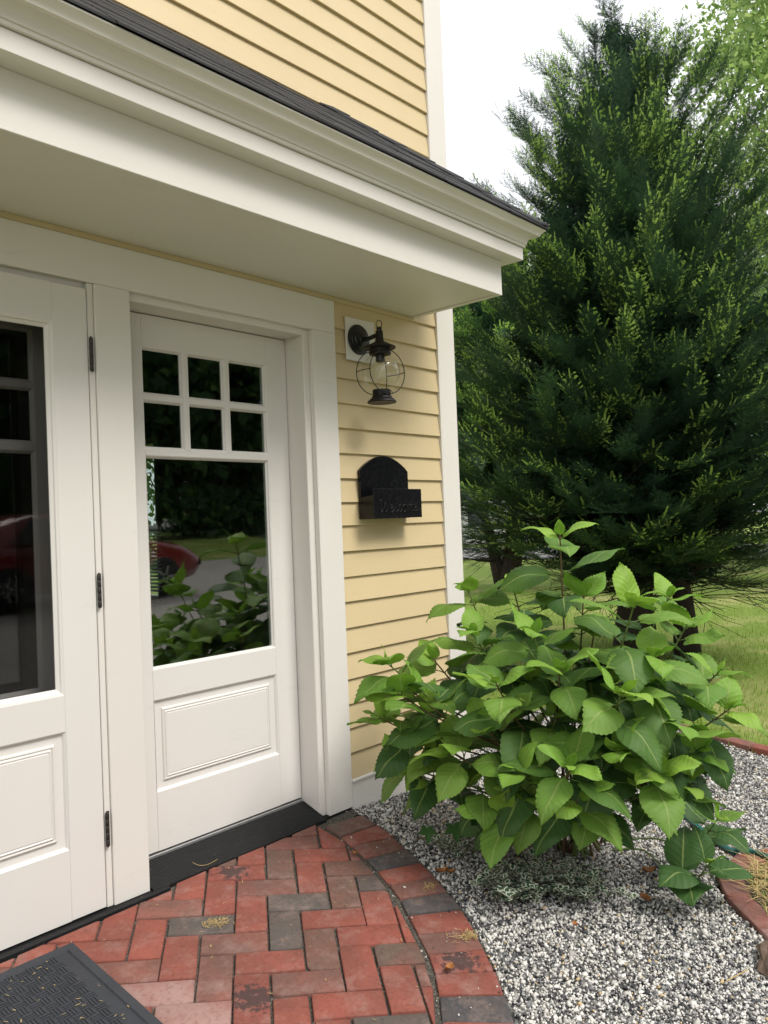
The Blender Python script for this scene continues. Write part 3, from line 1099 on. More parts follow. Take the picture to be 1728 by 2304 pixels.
for c in range(8):
    o0 = EO + 0.006 - c * 0.10
    if o0 < -0.42:
        break
    s = -4.4 + random.uniform(0, 0.2)
    while s < BX + o0 - 0.02:
        wdt = random.choice((0.16, 0.2, 0.24, 0.3))
        slab_on(True, s, min(s + wdt - 0.004, BX + o0), o0 + random.uniform(-.002, .004), o0 - 0.16, 0.0045 + random.uniform(0, .003), 0.001, random.uniform(0.005, 0.0085))
        s += wdt
    s = 0.0
    while s < -(BY - o0) - 0.02:
        wdt = random.choice((0.16, 0.2, 0.24))
        slab_on(False, s + 0.002, min(s + wdt - 0.004, -(BY - o0)), o0 + random.uniform(-.002, .004), o0 - 0.16, 0.0045 + random.uniform(0, .003), 0.001, random.uniform(0.005, 0.0085))
        s += wdt
# starter course
HP(MB().add([(-4.4, BY - EO - 0.004, EZ + .0005), (hx + 0.004, BY - EO - 0.004, EZ + .0005), (hx + 0.004, 0.004, EZ + .0005), (-4.4, BY - EO - 0.004, EZ + .007), (hx + 0.004, BY - EO - 0.004, EZ + .007), (hx + 0.004, 0.004, EZ + .007), (-4.4, BY - EO + 0.03, EZ + .03), (hx - 0.03, BY - EO + 0.03, EZ + 0.03), (hx - 0.03, 0.004, EZ + 0.03)],
            [(0, 1, 4, 3), (1, 2, 5, 4), (3, 4, 7, 6), (4, 5, 8, 7)]), 'drip_edge', 'shingle_black', hood)
# hip caps, stepped
for c in range(8):
    o0 = EO + 0.008 - c * 0.088
    o1 = o0 - 0.125
    if o1 < -0.62:
        break
    l0, l1 = 0.017, 0.010
    wd = 0.085
    vs = []
    for o, l in ((o0, l0), (o1, l1)):
        for t in (0.0, 0.008):
            cx, cy = BX + o, BY - o
            vs += [(cx - wd, cy, roofz(o, l + t) - 0.004), (cx, cy, roofz(o, l + t) + 0.006), (cx, cy + wd, roofz(o, l + t) - 0.004)]
    fs = [(0, 1, 4, 3), (1, 2, 5, 4), (6, 9, 10, 7), (7, 10, 11, 8), (3, 4, 10, 9), (4, 5, 11, 10), (0, 6, 7, 1), (1, 7, 8, 2), (0, 3, 9, 6), (2, 8, 11, 5)]
    HP(MB().add(vs, fs), 'hip_shingle', 'shingle_black', hood)

# ------------------------------------------------------------------ wall lamp
LX, LY = 0.142, -0.132
lamp = empty('wall_lamp', (LX, 0.0, 2.05), 'dark bronze onion globe wall lantern on the yellow siding', 'lamp')
part(MB().box(0.066, 0.252, -0.003, 0.0055, 1.953, 2.145, 0.0015), 'mounting_block', 'white_paint', lamp)
rs = MB()
prof = [(0.0, -0.0035), (0.068, -0.0035), (0.068, -0.009), (0.062, -0.013), (0.055, -0.014), (0.052, -0.019), (0.042, -0.021), (0.038, -0.026), (0.020, -0.030), (0.016, -0.036), (0.0, -0.038)]
for r_, yy in prof:
    for k in range(32):
        t_ = 2 * math.pi * k / 32
        rs.v.append((LX + r_ * math.cos(t_), yy, 2.05 + r_ * math.sin(t_)))
for i in range(len(prof) - 1):
    for k in range(32):
        rs.f.append((i * 32 + k, i * 32 + (k + 1) % 32, (i + 1) * 32 + (k + 1) % 32, (i + 1) * 32 + k))
part(rs, 'backplate', 'black_metal', lamp, ang=40)
part(MB().tube([(LX, -0.03, 2.046), (LX, -0.07, 2.044), (LX, -0.10, 2.048), (LX, LY, 2.05)], [0.011, 0.010, 0.010, 0.010], 12), 'arm', 'black_metal', lamp, ang=50)
part(MB().lathe([(0.0, 2.018), (0.020, 2.018), (0.019, 2.026), (0.0165, 2.034), (0.017, 2.052), (0.015, 2.058), (0.0165, 2.061), (0.0165, 2.065), (0.011, 2.068), (0.0125, 2.080), (0.008, 2.083), (0, 2.083)], LX, LY, 20, False), 'finial', 'bronze_metal', lamp, ang=40)
pts = [(LX + 0.0125 * math.cos(a) * 0.72, LY - 0.0125 * math.cos(a) * 0.72, 2.0965 + 0.016 * math.sin(a)) for a in np.linspace(-math.pi / 2, 1.5 * math.pi, 22)]
part(MB().tube(pts, 0.0019, 6, False), 'hanging_loop', 'black_metal', lamp, True)
part(MB().lathe([(0.0, 2.020), (0.018, 2.020), (0.030, 2.014), (0.045, 2.006), (0.060, 1.999), (0.069, 1.994), (0.070, 1.990), (0.067, 1.987), (0.050, 1.990), (0.046, 1.990), (0.046, 1.972), (0.048, 1.970), (0.048, 1.962), (0.044, 1.960), (0.0, 1.960)], LX, LY, 32, False), 'cap', 'bronze_metal', lamp, ang=40)
gp = []
for i in range(19):
    a = -1.15 + 2.30 * i / 18
    gp.append((0.0865 * math.cos(a), 1.884 + 0.084 * math.sin(a)))
part(MB().lathe(gp, LX, LY, 40, False), 'globe', 'globe_glass', lamp, True)
part(MB().lathe([(0.0, 1.968), (0.020, 1.968), (0.020, 1.932), (0.014, 1.928), (0.0, 1.928)], LX, LY, 18, False), 'socket', 'black_metal', lamp, ang=40)
part(MB().lathe([(0.0, 1.928), (0.013, 1.926), (0.017, 1.912), (0.028, 1.892), (0.031, 1.876), (0.027, 1.860), (0.015, 1.850), (0.0, 1.847)], LX, LY, 20, False), 'bulb', 'globe_glass', lamp, True)
part(MB().lathe([(0.0, 1.806), (0.039, 1.806), (0.040, 1.803), (0.040, 1.780), (0.044, 1.777), (0.046, 1.770), (0.053, 1.766), (0.063, 1.756), (0.0645, 1.752), (0.063, 1.749), (0.0, 1.7505)], LX, LY, 32, False), 'base', 'bronze_metal', lamp, ang=40)


def arc_wire(az0):
    pts = [(LX + 0.046 * math.cos(az0), LY + 0.046 * math.sin(az0), 1.972)]
    for i in range(19):
        a = 1.02 - 2.08 * i / 18
        rr_ = 0.107 * math.cos(a) ** 0.8
        pts.append((LX + rr_ * math.cos(az0), LY + rr_ * math.sin(az0), 1.882 + 0.102 * math.sin(a)))
    pts.append((LX + 0.041 * math.cos(az0), LY + 0.041 * math.sin(az0), 1.786))
    return pts


for az0 in (R(138), R(28)):
    part(MB().tube(arc_wire(az0), 0.0021, 7), 'cage_wire', 'black_metal', lamp, True)
RN = R(262)                                  # the ring that frames the front of the globe
rc = Vector((LX + 0.045 * math.cos(RN), LY + 0.045 * math.sin(RN), 1.880))
rs_ = Vector((-math.sin(RN), math.cos(RN), 0))
part(MB().tube([rc + rs_ * (0.098 * math.cos(a)) + Vector((0, 0, 0.097 * math.sin(a))) for a in np.linspace(0, 2 * math.pi, 49)], 0.0021, 7, False), 'cage_ring', 'black_metal', lamp, True)
for a0, a1 in ((138, 198), (28, -34)):
    part(MB().tube([(LX + 0.1065 * math.cos(R(a)), LY + 0.1065 * math.sin(R(a)), 1.884) for a in np.linspace(a0, a1, 9)], 0.0021, 7), 'cage_bar', 'black_metal', lamp, True)
for sg in (-1, 1):                           # scrolls where the ring meets the base
    part(MB().tube([rc + rs_ * (sg * (0.018 - 0.012 * t_) + sg * 0.006 * math.cos(7 * t_)) + Vector((0, 0, -0.092 + 0.010 * math.sin(7 * t_))) for t_ in np.linspace(0, 1, 9)], 0.0018, 6), 'scroll', 'black_metal', lamp, True)
mbl = MB()
nrm = Vector((math.cos(RN), math.sin(RN), 0))
prof = [(0.060, 0.052), (0.057, 0.060), (0.050, 0.068), (0.038, 0.076), (0.022, 0.081), (0.0005, 0.083)]
cc_ = Vector((LX, LY, 1.878))
for r_, d_ in prof:
    for k in range(32):
        t_ = 2 * math.pi * k / 32
        mbl.v.append(tuple(cc_ + nrm * d_ + rs_ * (r_ * math.cos(t_)) + Vector((0, 0, r_ * math.sin(t_)))))
for i in range(len(prof) - 1):
    for k in range(32):
        mbl.f.append((i * 32 + k, i * 32 + (k + 1) % 32, (i + 1) * 32 + (k + 1) % 32, (i + 1) * 32 + k))
part(mbl, 'lens', 'globe_glass', lamp, True)

# ------------------------------------------------------------------ letter box
box_ = empty('letter_box', (0.2765, 0.0, 1.243), 'black metal letter box with arched back plate and raised script', 'letter box')
bp = MB()
arch = [(0.113, 1.243), (0.440, 1.243), (0.440, 1.462)]
for i in range(1, 16):
    t_ = i / 16
    arch.append((0.440 - 0.327 * t_, 1.462 + 0.068 * math.sin(math.pi * t_) ** 0.85))
arch.append((0.113, 1.462))
n = len(arch)
for y_ in (-0.0105, 0.0045):
    bp.v += [(x, y_, z) for x, z in arch]
bp.f.append(tuple(range(n)))
bp.f.append(tuple(range(n, 2 * n))[::-1])
bp.f += [(i, n + i, n + (i + 1) % n, (i + 1) % n) for i in range(n)]
part(bp, 'back_plate', 'letterbox_black', box_)
FY = -0.088
for x0 in (0.113, 0.437):
    s_ = MB()
    for x in (x0, x0 + 0.003):
        s_.v += [(x, -0.011, 1.244), (x, FY + 0.0035, 1.244), (x, FY + 0.0035, 1.348), (x, -0.011, 1.340)]
    s_.f = [(0, 1, 2, 3), (7, 6, 5, 4), (0, 4, 5, 1), (1, 5, 6, 2), (2, 6, 7, 3), (3, 7, 4, 0)]
    part(s_, 'side_plate', 'letterbox_black', box_)
part(MB().box(0.1165, 0.4365, FY + 0.0035, -0.011, 1.2440, 1.2465, 0), 'bottom_plate', 'letterbox_black', box_)
part(MB().box(0.1115, 0.4415, FY, FY + 0.003, 1.2435, 1.3755, 0.001), 'front_plate', 'letterbox_black', box_)
STR = [[(0, 1.5), (.18, 1.62), (.22, .9), (.3, .1), (.62, .6), (.78, 1.25), (.82, .5), (.98, .1), (1.3, .8), (1.5, 1.7)],
       [(1.55, .45), (1.95, .72), (1.95, 1.0), (1.72, .95), (1.6, .45), (1.78, .05), (2.15, .28), (2.55, 1.2), (2.6, 1.75), (2.42, 1.7), (2.33, .9), (2.42, .1), (2.75, .2), (2.95, .4)],
       [(3.32, .88), (3.12, 1.0), (2.92, .6), (3.02, .1), (3.28, .1), (3.5, .4)],
       [(3.82, 1.0), (3.58, .75), (3.58, .2), (3.82, .05), (4.05, .45), (3.92, .95), (4.25, .9)],
       [(4.25, .9), (4.32, .05), (4.45, .7), (4.65, 1.0), (4.76, .7), (4.7, .05), (4.86, .7), (5.06, 1.0), (5.16, .7), (5.12, .1), (5.3, .35)],
       [(5.3, .45), (5.7, .72), (5.7, 1.0), (5.47, .95), (5.35, .45), (5.53, .05), (5.95, .35)]]


def catmull(p, k=5):
    out = []
    for i in range(len(p) - 1):
        p0, p1, p2, p3 = p[max(i - 1, 0)], p[i], p[i + 1], p[min(i + 2, len(p) - 1)]
        for j in range(k):
            t = j / k
            out.append(tuple(0.5 * (2 * p1[c] + (-p0[c] + p2[c]) * t + (2 * p0[c] - 5 * p1[c] + 4 * p2[c] - p3[c]) * t * t + (-p0[c] + 3 * p1[c] - 3 * p2[c] + p3[c]) * t ** 3) for c in range(len(p1))))
    out.append(tuple(p[-1]))
    return out


wt = MB()
for s_ in STR:
    wt.tube([(0.142 + (x + 0.14 * y) * 0.0445, FY - 0.0008, 1.268 + y * 0.036) for x, y in catmull(s_)], 0.0021, 6)
part(wt, 'lettering', 'letterbox_black', box_, True)

# ------------------------------------------------------------------ door mat
MX0, MX1, MY0, MY1 = -2.12, -1.322, -0.66, -0.112
gzf = lambda x, y: gz(x, y) + 0.0035
mat_o = empty('door_mat', (-1.72, -0.39, gz(0, -0.39)), 'black rubber door mat with raised rim on the bricks', 'door mat')


def on_ground(mb_pts):
    return [(x, y, gzf(x, y) + z) for x, y, z in mb_pts]


mb = MB()
for ins, z in ((0, 0), (0.001, 0.010), (0.004, 0.0125), (0.028, 0.0125), (0.031, 0.0075)):
    mb.v += on_ground([(MX0 + ins, MY0 + ins, z), (MX1 - ins, MY0 + ins, z), (MX1 - ins, MY1 - ins, z), (MX0 + ins, MY1 - ins, z)])
for k in range(4):
    for i in range(4):
        mb.f.append((k * 4 + i, k * 4 + (i + 1) % 4, (k + 1) * 4 + (i + 1) % 4, (k + 1) * 4 + i))
part(mb, 'rim', 'rubber_mat', mat_o)
mb = MB()
mb.v = on_ground([(MX0 + .03, MY0 + .03, .0075), (MX1 - .03, MY0 + .03, .0075), (MX1 - .03, MY1 - .03, .0075), (MX0 + .03, MY1 - .03, .0075)])
mb.f = [(0, 1, 2, 3)]
part(mb, 'base_sheet', 'rubber_mat', mat_o)
mb = MB()
x = MX0 + 0.045
i = 0
while x < MX1 - 0.07:
    y = MY0 + 0.04
    j = 0
    while y < MY1 - 0.05:
        if (i + j) % 2:
            for q in range(3):
                a = on_ground([(x + q * 0.009, y, .0074), (x + q * 0.009 + .004, y, .0074), (x + q * 0.009 + .004, y + 0.028, .0074), (x + q * 0.009, y + 0.028, .0074)])
                mb.add(a + [(p[0], p[1], p[2] + 0.0028) for p in a], [(4, 5, 6, 7), (0, 1, 5, 4), (1, 2, 6, 5), (2, 3, 7, 6), (3, 0, 4, 7)])
        else:
            for q in range(3):
                a = on_ground([(x, y + q * 0.009, .0074), (x + 0.028, y + q * 0.009, .0074), (x + 0.028, y + q * 0.009 + .004, .0074), (x, y + q * 0.009 + .004, .0074)])
                mb.add(a + [(p[0], p[1], p[2] + 0.0028) for p in a], [(4, 5, 6, 7), (0, 1, 5, 4), (1, 2, 6, 5), (2, 3, 7, 6), (3, 0, 4, 7)])
        y += 0.030
        j += 1
    x += 0.030
    i += 1
rb = part(mb, 'ribs', 'rubber_mat', mat_o)
tag(rb, kind='stuff')

# ------------------------------------------------------------------ gravel stones
CHIP_V = np.array([(1, 0, 0), (-1, 0, 0), (0, 1, 0), (0, -1, 0), (0, 0, 1), (0, 0, -1)], float)
CHIP_T = np.array([(0, 2, 4), (2, 1, 4), (1, 3, 4), (3, 0, 4), (2, 0, 5), (1, 2, 5), (3, 1, 5), (0, 3, 5)])


def rotmats(n, r=rng):
    q = r.normal(size=(n, 4))
    q /= np.linalg.norm(q, axis=1)[:, None]
    w_, x, y, z = q.T
    return np.stack([np.stack([1 - 2 * (y * y + z * z), 2 * (x * y - z * w_), 2 * (x * z + y * w_)], -1),
                     np.stack([2 * (x * y + z * w_), 1 - 2 * (x * x + z * z), 2 * (y * z - x * w_)], -1),
                     np.stack([2 * (x * z - y * w_), 2 * (y * z + x * w_), 1 - 2 * (x * x + y * y)], -1)], -2)


def scatter_stones(name, pts, size, label, extra=0.0):
    n = len(pts)
    base = CHIP_V[None] * 1.15 + rng.uniform(-0.33, 0.33, (n, 6, 3))
    sc = size * np.exp(rng.normal(0, 0.34, (n, 1, 1))) * np.stack([rng.uniform(.7, 1.35, n), rng.uniform(.7, 1.1, n), rng.uniform(.5, .95, n)], -1)[:, None, :]
    v = base * sc * 0.5
    v = np.einsum('nij,nkj->nki', rotmats(n), v)
    v += pts[:, None, :]
    t = (CHIP_T[None] + (np.arange(n) * 6)[:, None, None]).reshape(-1, 3)
    u = rng.random(n)
    tint = np.where(u < 0.17, rng.uniform(0, .3, n), np.where(u < 0.38, rng.uniform(.3, .5, n), np.where(u < 0.975, rng.uniform(.55, .93, n), 1.0)))
    o = fast_mesh(name, v.reshape(-1, 3), t, 'gravel_stone', np.repeat(tint, 8))
    return tag(o, label, 'gravel', kind='stuff')


def ray_visible(x, y):
    """rough frame test so that stones are spent where the picture (and a step aside) sees them"""
    d = Vector((x + 2.45145, y + 2.45846, 0))
    a = math.atan2(d.x, d.y)
    return 0.30 < a < 1.45


P_ = []
while len(P_) < 80000:
    x, y = random.uniform(-1.35, 2.6), random.uniform(-2.1, 0.45)
    if not ray_visible(x, y) or not in_gravel(x, y):
        continue
    dist = math.hypot(x + 2.45, y + 2.46)
    if random.random() > min(1.0, (2.6 / dist) ** 1.2):
        continue
    if outside_patio(x, y) < 0.004:
        continue
    P_.append((x, y, gz(x, y) - 0.012 + random.uniform(0.0, 0.007)))
scatter_stones('gravel', np.array(P_), 0.0088, 'loose white grey and charcoal gravel beside the brick landing')
# grit in the wide joint between field and border, and strays on the bricks
P_ = []
for i in range(520):
    j = random.randrange(1, 15)
    t_ = random.random()
    x = INNER[j][0] + t_ * (INNER[j + 1][0] - INNER[j][0]) + random.gauss(0, .003)
    y = INNER[j][1] + t_ * (INNER[j + 1][1] - INNER[j][1]) + random.gauss(0, .003)
    P_.append((x, y, gz(x, y) - random.uniform(0.012, 0.022)))
for i in range(45):
    j = random.randrange(1, 14)
    x = OUTER[j][0] - abs(random.gauss(0, .10))
    y = OUTER[j][1] + random.uniform(-.05, .05)
    P_.append((x, y, gz(x, y) + 0.003))
scatter_stones('joint_grit', np.array(P_), 0.0055, 'small grit in the curved joint and stray chips on the bricks')

# ------------------------------------------------------------------ brick edging of the lawn beds


def edging(name, curve, label, width, flip=1):
    r_ = empty(name, (*curve[0], gz(*curve[0])), label, 'edging')
    rs_ = resample(curve, 0.205)
    for a, c in zip(rs_, rs_[1:]):
        dx, dy = c[0] - a[0], c[1] - a[1]
        L = math.hypot(dx, dy)
        nx, ny = flip * -dy / L * width, flip * dx / L * width
        q = [a, c, (c[0] + nx, c[1] + ny), (a[0] + nx, a[1] + ny)]
        o = brick_piece(q, BR[random.choice('drdbp')], r_, lambda x, y: gz(x, y) + 0.012, joint=0.003, hj=0.004)
        if o:
            o.location = Vector(o.location) - r_.location
    return r_


edging('brick_edging', PATCH, 'weathered brick edging along the straw strewn bed at the right', 0.10, -1)
edging('brick_edging', [(2.50, 0.4), (2.47, -0.15), (2.467, -0.582), (2.441, -0.887), (2.45, -1.3), (2.9, -1.7), (3.6, -2.2)], 'far brick edging between gravel and lawn behind the hydrangea', 0.10, 1)

# soil and straw in the near bed
mb = MB()
bp_ = [(x, y) for x, y in PATCH]
for x, y in bp_:
    mb.v.append((x + 0.03, y - 0.03, gz(x, y) - 0.004))
for x, y in bp_[::-1]:
    mb.v.append((x + 0.5, y - 0.7, gz(x + .5, y - .7) + 0.001))
n = len(bp_)
for i in range(n - 1):
    mb.f.append((i, 2 * n - 1 - i, 2 * n - 2 - i, i + 1))
so_ = mb.build('planting_bed', 'soil')
tag(so_, kind='structure')


def blades(name, pts, lo, hi, wd, mat, label, cat, tint_lo=0.0, tint_hi=0.9, lean=0.5, flat=False):
    n = len(pts)
    pts = np.asarray(pts)
    h = rng.uniform(lo, hi, n)
    az = rng.uniform(0, 2 * np.pi, n)
    ln = rng.uniform(0.1, lean, n) if not flat else np.full(n, 6.0)
    d = np.stack([np.cos(az) * ln, np.sin(az) * ln, np.ones(n) if not flat else rng.uniform(-.3, 1.2, n)], -1)
    d /= np.linalg.norm(d, axis=1)[:, None]
    side = np.stack([-np.sin(az), np.cos(az), np.zeros(n)], -1) * (wd * rng.uniform(.6, 1.2, n))[:, None]
    midp = pts + d * (h * 0.55)[:, None]
    tip = pts + d * h[:, None] + np.stack([np.cos(az), np.sin(az), -0.5 * np.ones(n)], -1) * (h * (0.25 if not flat else 0.0))[:, None]
    v = np.stack([pts - side, pts + side, midp + side * .8, midp - side * .8, tip], 1).reshape(-1, 3)
    o_ = (np.arange(n) * 5)[:, None]
    t = np.concatenate([o_ + np.array([[0, 1, 2]]), o_ + np.array([[0, 2, 3]]), o_ + np.array([[3, 2, 4]])], 1).reshape(-1, 3)
    ti = np.repeat(rng.uniform(tint_lo, tint_hi, n), 3)
    o = fast_mesh(name, v, t, mat, ti)
    return tag(o, label, cat, kind='stuff')


P_ = []
while len(P_) < 36000:
    x, y = random.uniform(0.8, 11), random.uniform(-2.6, 9)
    if in_gravel(x, y) or (x < 0.95 and y > -.1) or not ray_visible(x, y):
        continue
    d_ = math.hypot(x + 2.45, y + 2.46)
    if random.random() > (4.6 / max(4.6, d_)) ** 1.6 or (x < 2.55 and y < -0.9):
        continue
    P_.append((x, y, gz(x, y) - 0.035))
blades('grass', P_, 0.03, 0.065, 0.0028, 'grass_blade', 'mown green grass of the lawn behind the hydrangea', 'grass')
P_ = []
while len(P_) < 5000:
    x, y = random.uniform(0.3, 2.0), random.uniform(-2.4, -1.3)
    if nearest(PATCH, x, y)[0] < -0.105 + random.uniform(-.05, .05):
        P_.append((x, y, gz(x, y) - 0.005))
blades('bed_grass', P_, 0.025, 0.06, 0.0022, 'grass_blade', 'grass growing through straw in the bed at the right edge', 'grass')
P_ = [(random.gauss(0.95, 0.26), random.gauss(-1.52, 0.13), 0) for i in range(1500)]
P_ = [(x, y, gz(x, y) + random.uniform(0.005, 0.04)) for x, y, z in P_ if nearest(PATCH, x, y)[0] < -0.09]
blades('straw', P_, 0.06, 0.16, 0.0018, 'straw', 'pale straw strewn over grass at the right edge', 'straw', flat=True)
# lone straws on the gravel
tag(MB().tube([(-0.05, -1.58, gz(-.05, -1.58) + .006), (0.005, -1.60, gz(0, -1.6) + .011), (0.06, -1.605, gz(.06, -1.6) + .006)], 0.0018, 5).build('straw_stalk', 'straw'), 'single pale straw lying on the bright gravel', 'straw')
tag(MB().tube(catmull([(-0.038, -0.389, -0.036), (0.01, -0.43, -0.030), (0.06, -0.455, -0.038), (0.151, -0.50, -0.045)]), 0.0026, 6).build('twig', 'stem_brown', None, True), 'thin brown twig on dark gravel by the wall', 'twig')
# curled fibre on the threshold
tag(MB().tube(catmull([(-0.80, 0.03, 0.026), (-0.79, 0.005, 0.018), (-0.765, -0.004, 0.013), (-0.735, -0.002, 0.012), (-0.71, 0.004, 0.013)]), 0.0009, 5).build('dry_tendril', 'straw', None, True), 'dry curled tendril on the black threshold', 'tendril')

# rock at the right edge
bm_v = []
mb = MB()
nu, nv_ = 12, 8
for j in range(nv_ + 1):
    th_ = math.pi * j / nv_
    for i in range(nu):
        ph_ = 2 * math.pi * i / nu
        k = 1 + 0.22 * math.sin(3 * ph_ + 1.3 * j) + random.uniform(-.1, .1)
        mb.v.append((0.10 * k * math.sin(th_) * math.cos(ph_), 0.065 * k * math.sin(th_) * math.sin(ph_), 0.05 * math.cos(th_) * (1 + random.uniform(-.1, .1))))
for j in range(nv_):
    for i in range(nu):
        mb.f.append((j * nu + i, (j + 1) * nu + i, (j + 1) * nu + (i + 1) % nu, j * nu + (i + 1) % nu))
rk = mb.build('rock', 'rock_brown', None, False, (0.185, -1.66, gz(.185, -1.66) + 0.012))
tag(rk, 'brown stone resting against the bed edging at the right', 'rock')

# dry leaves
for i, (x, y, s_, lb) in enumerate([(-0.172, -0.617, .045, 'curled orange leaf at the outer rim of the border bricks'), (-0.150, -0.640, .035, 'small brown leaf beside the curled orange leaf'), (-0.599, -0.976, .035, 'orange leaf lying on the stained border brick'), (0.231, -1.209, .045, 'tan leaf on gravel left of the low shoot'), (0.459, -1.12, .05, 'brown crumpled leaf by the trailing stems'), (-0.305, -0.306, .025, 'tiny orange leaf in the curved joint'), (-0.12, -1.126, .025, 'small orange leaf in the open gravel')]):
    mb = MB()
    a = random.uniform(0, 6.28)
    ca, sa = math.cos(a), math.sin(a)
    rows = []
    for j in range(6):
        t_ = j / 5
        wd = s_ * 0.38 * math.sin(math.pi * (t_ ** 0.8)) + 0.0006
        for q in (-1, 0, 1):
            lx, ly = s_ * (t_ - .5), wd * q
            mb.v.append((x + lx * ca - ly * sa, y + lx * sa + ly * ca, gz(x, y) + 0.007 + abs(q) * s_ * 0.22 + 0.25 * s_ * (t_ - .5) ** 2 * 4 * random.uniform(.6, 1.2)))
    for j in range(5):
        for q in range(2):
            mb.f.append((j * 3 + q, j * 3 + q + 1, j * 3 + q + 4, j * 3 + q + 3))
    tag(mb.build('dry_leaf', 'dry_leaf', None, True), lb, 'leaf', 'fallen dry leaves')

# clippings on mat and bricks
P_ = []
for i in range(70):
    x, y = random.uniform(-1.75, -0.35), random.uniform(-1.1, -0.05)
    if nearest(INNER, x, y)[0] < 0:
        P_.append((x, y, gz(x, y) + (0.018 if (x < MX1 and MY0 < y < MY1) else 0.004)))
for i in range(45):
    x, y = random.uniform(-1.6, -1.34), random.uniform(-0.6, -0.14)
    P_.append((x, y, gz(x, y) + 0.0145))
blades('clippings', P_, 0.006, 0.018, 0.0013, 'straw', 'pale grass clippings scattered over mat and bricks', 'clippings', flat=True)
P_ = []
for cx, cy in ((-0.955, -0.30), (-0.93, -0.315), (-0.27, -0.64), (-0.43, -0.90), (-0.41, -0.915)):
    for i in range(60):
        x, y = random.gauss(cx, .017), random.gauss(cy, .012)
        P_.append((x, y, gz(x, y) + 0.0035))
blades('straw_crumbs', P_, 0.008, 0.025, 0.0010, 'straw', 'small mats of straw crumbs stuck on three bricks', 'straw', flat=True)

# ------------------------------------------------------------------ garden hose
hp = catmull([(0.62, -1.75, 0), (0.935, -1.409, 0), (0.942, -1.273, 0), (1.014, -1.161, 0), (1.142, -1.021, 0), (1.256, -0.924, 0), (1.45, -0.83, 0), (1.60, -0.70, 0), (1.66, -0.5, 0), (1.75, -0.2, 0), (2.1, 0.2, 0), (2.9, 0.9, 0), (3.8, 1.9, 0)], 7)
hp = [(x, y, gz(x, y) + 0.006 + (0.02 if nearest(PATCH, x, y)[0] < .02 and y < -1.2 else 0)) for x, y, z in hp]
tag(MB().tube(hp, 0.0115, 10).build('garden_hose', 'hose_green', None, True), 'teal green garden hose snaking across gravel behind the hydrangea', 'hose')

# ------------------------------------------------------------------ hydrangea
LEAF = []


def leaf_mesh(k):
    r_ = random.Random(100 + k)
    rows, cols = 24, 7
    wr = r_.uniform(0.62, 0.74)
    fold = r_.uniform(0.08, 0.22)
    droop = r_.uniform(0.08, 0.5)
    twist = r_.uniform(-0.55, 0.55)
    wave = r_.uniform(0.012, 0.042)
    asym = r_.uniform(-.06, .06)
    vs, fs, uvs = [], [], []
    for i in range(rows + 1):
        t = i / rows
        w_ = wr * 0.5 * 2.82 * (t ** 0.58) * ((1 - t) ** 1.12)
        saw = 1.0 + (0.036 if i % 2 else -0.012) * (1 if 2 < i < rows else 0)
        bend = droop * t * t
        for j in range(cols):
            s = -1 + 2 * j / (cols - 1)
            ww = w_ * (saw if abs(s) > 0.99 else 1.0) * (1 + asym * s)
            x = t + (-0.03 * abs(s) if i % 2 == 0 and abs(s) > .99 else 0)
            y = s * ww
            z = fold * abs(s) ** 1.3 * ww - 0.10 * abs(s) ** 3 * ww * 2 - bend + wave * math.sin(9 * t + 2.1 * s + k)
            z += twist * s * ww * t
            # shorten the projection where it droops
            x2 = x - 0.45 * bend * t
            vs.append((x2, y, z))
            uvs.append(((s + 1) / 2, t))
    for i in range(rows):
        for j in range(cols - 1):
            a = i * cols + j
            fs.append((a, a + 1, a + cols + 1, a + cols))
    me = bpy.data.meshes.new('leaf')
    me.from_pydata(vs, [], fs)
    me.materials.append(MATS['hydrangea_leaf'])
    ul = me.uv_layers.new(name='UVMap')
    for lp in me.loops:
        ul.data[lp.index].uv = uvs[lp.vertex_index]
    me.polygons.foreach_set('use_smooth', [True] * len(me.polygons))
    me.update()
    return me


LEAF = [leaf_mesh(k) for k in range(18)]
HB = Vector((0.46, -0.82, gz(.46, -.82)))
hyd = empty('hydrangea', HB, 'large leafy green hydrangea bush growing by the house corner', 'bush')
hr = random.Random(11)
n_leaf = 0


def place_leaf(root, origin, direction, upv, L, young, wscale=1.0):
    global n_leaf
    d = direction.normalized()
    s = upv.cross(d)
    if s.length < 1e-4:
        s = Vector((1, 0, 0)).cross(d)
    s.normalize()
    u_ = d.cross(s)
    m = Matrix((( d.x, s.x, u_.x), (d.y, s.y, u_.y), (d.z, s.z, u_.z))).to_4x4()
    m = Matrix.Translation(origin - Vector(root.location)) @ m @ Matrix.Diagonal((L, L * wscale, L, 1))
    o = bpy.data.objects.new('leaf', hr.choice(LEAF))
    COL.objects.link(o)
    o.parent = root
    o.matrix_basis = m
    o.color = (young, 0, 0, 1)
    n_leaf += 1
    return o


def safe_dir(p, d, L, d2):
    """keep leaves off the wall and the ground"""
    d = d.copy()
    for _ in range(4):
        e = p + d * L
        if e.y > -0.03 and e.x < 0.9:
            d.y = -abs(d.y) * 0.7 - 0.1
        if e.z < gz(e.x, e.y) + 0.02:
            d.z = abs(d.z) * 0.5 + 0.08
        d.normalize()
    return d


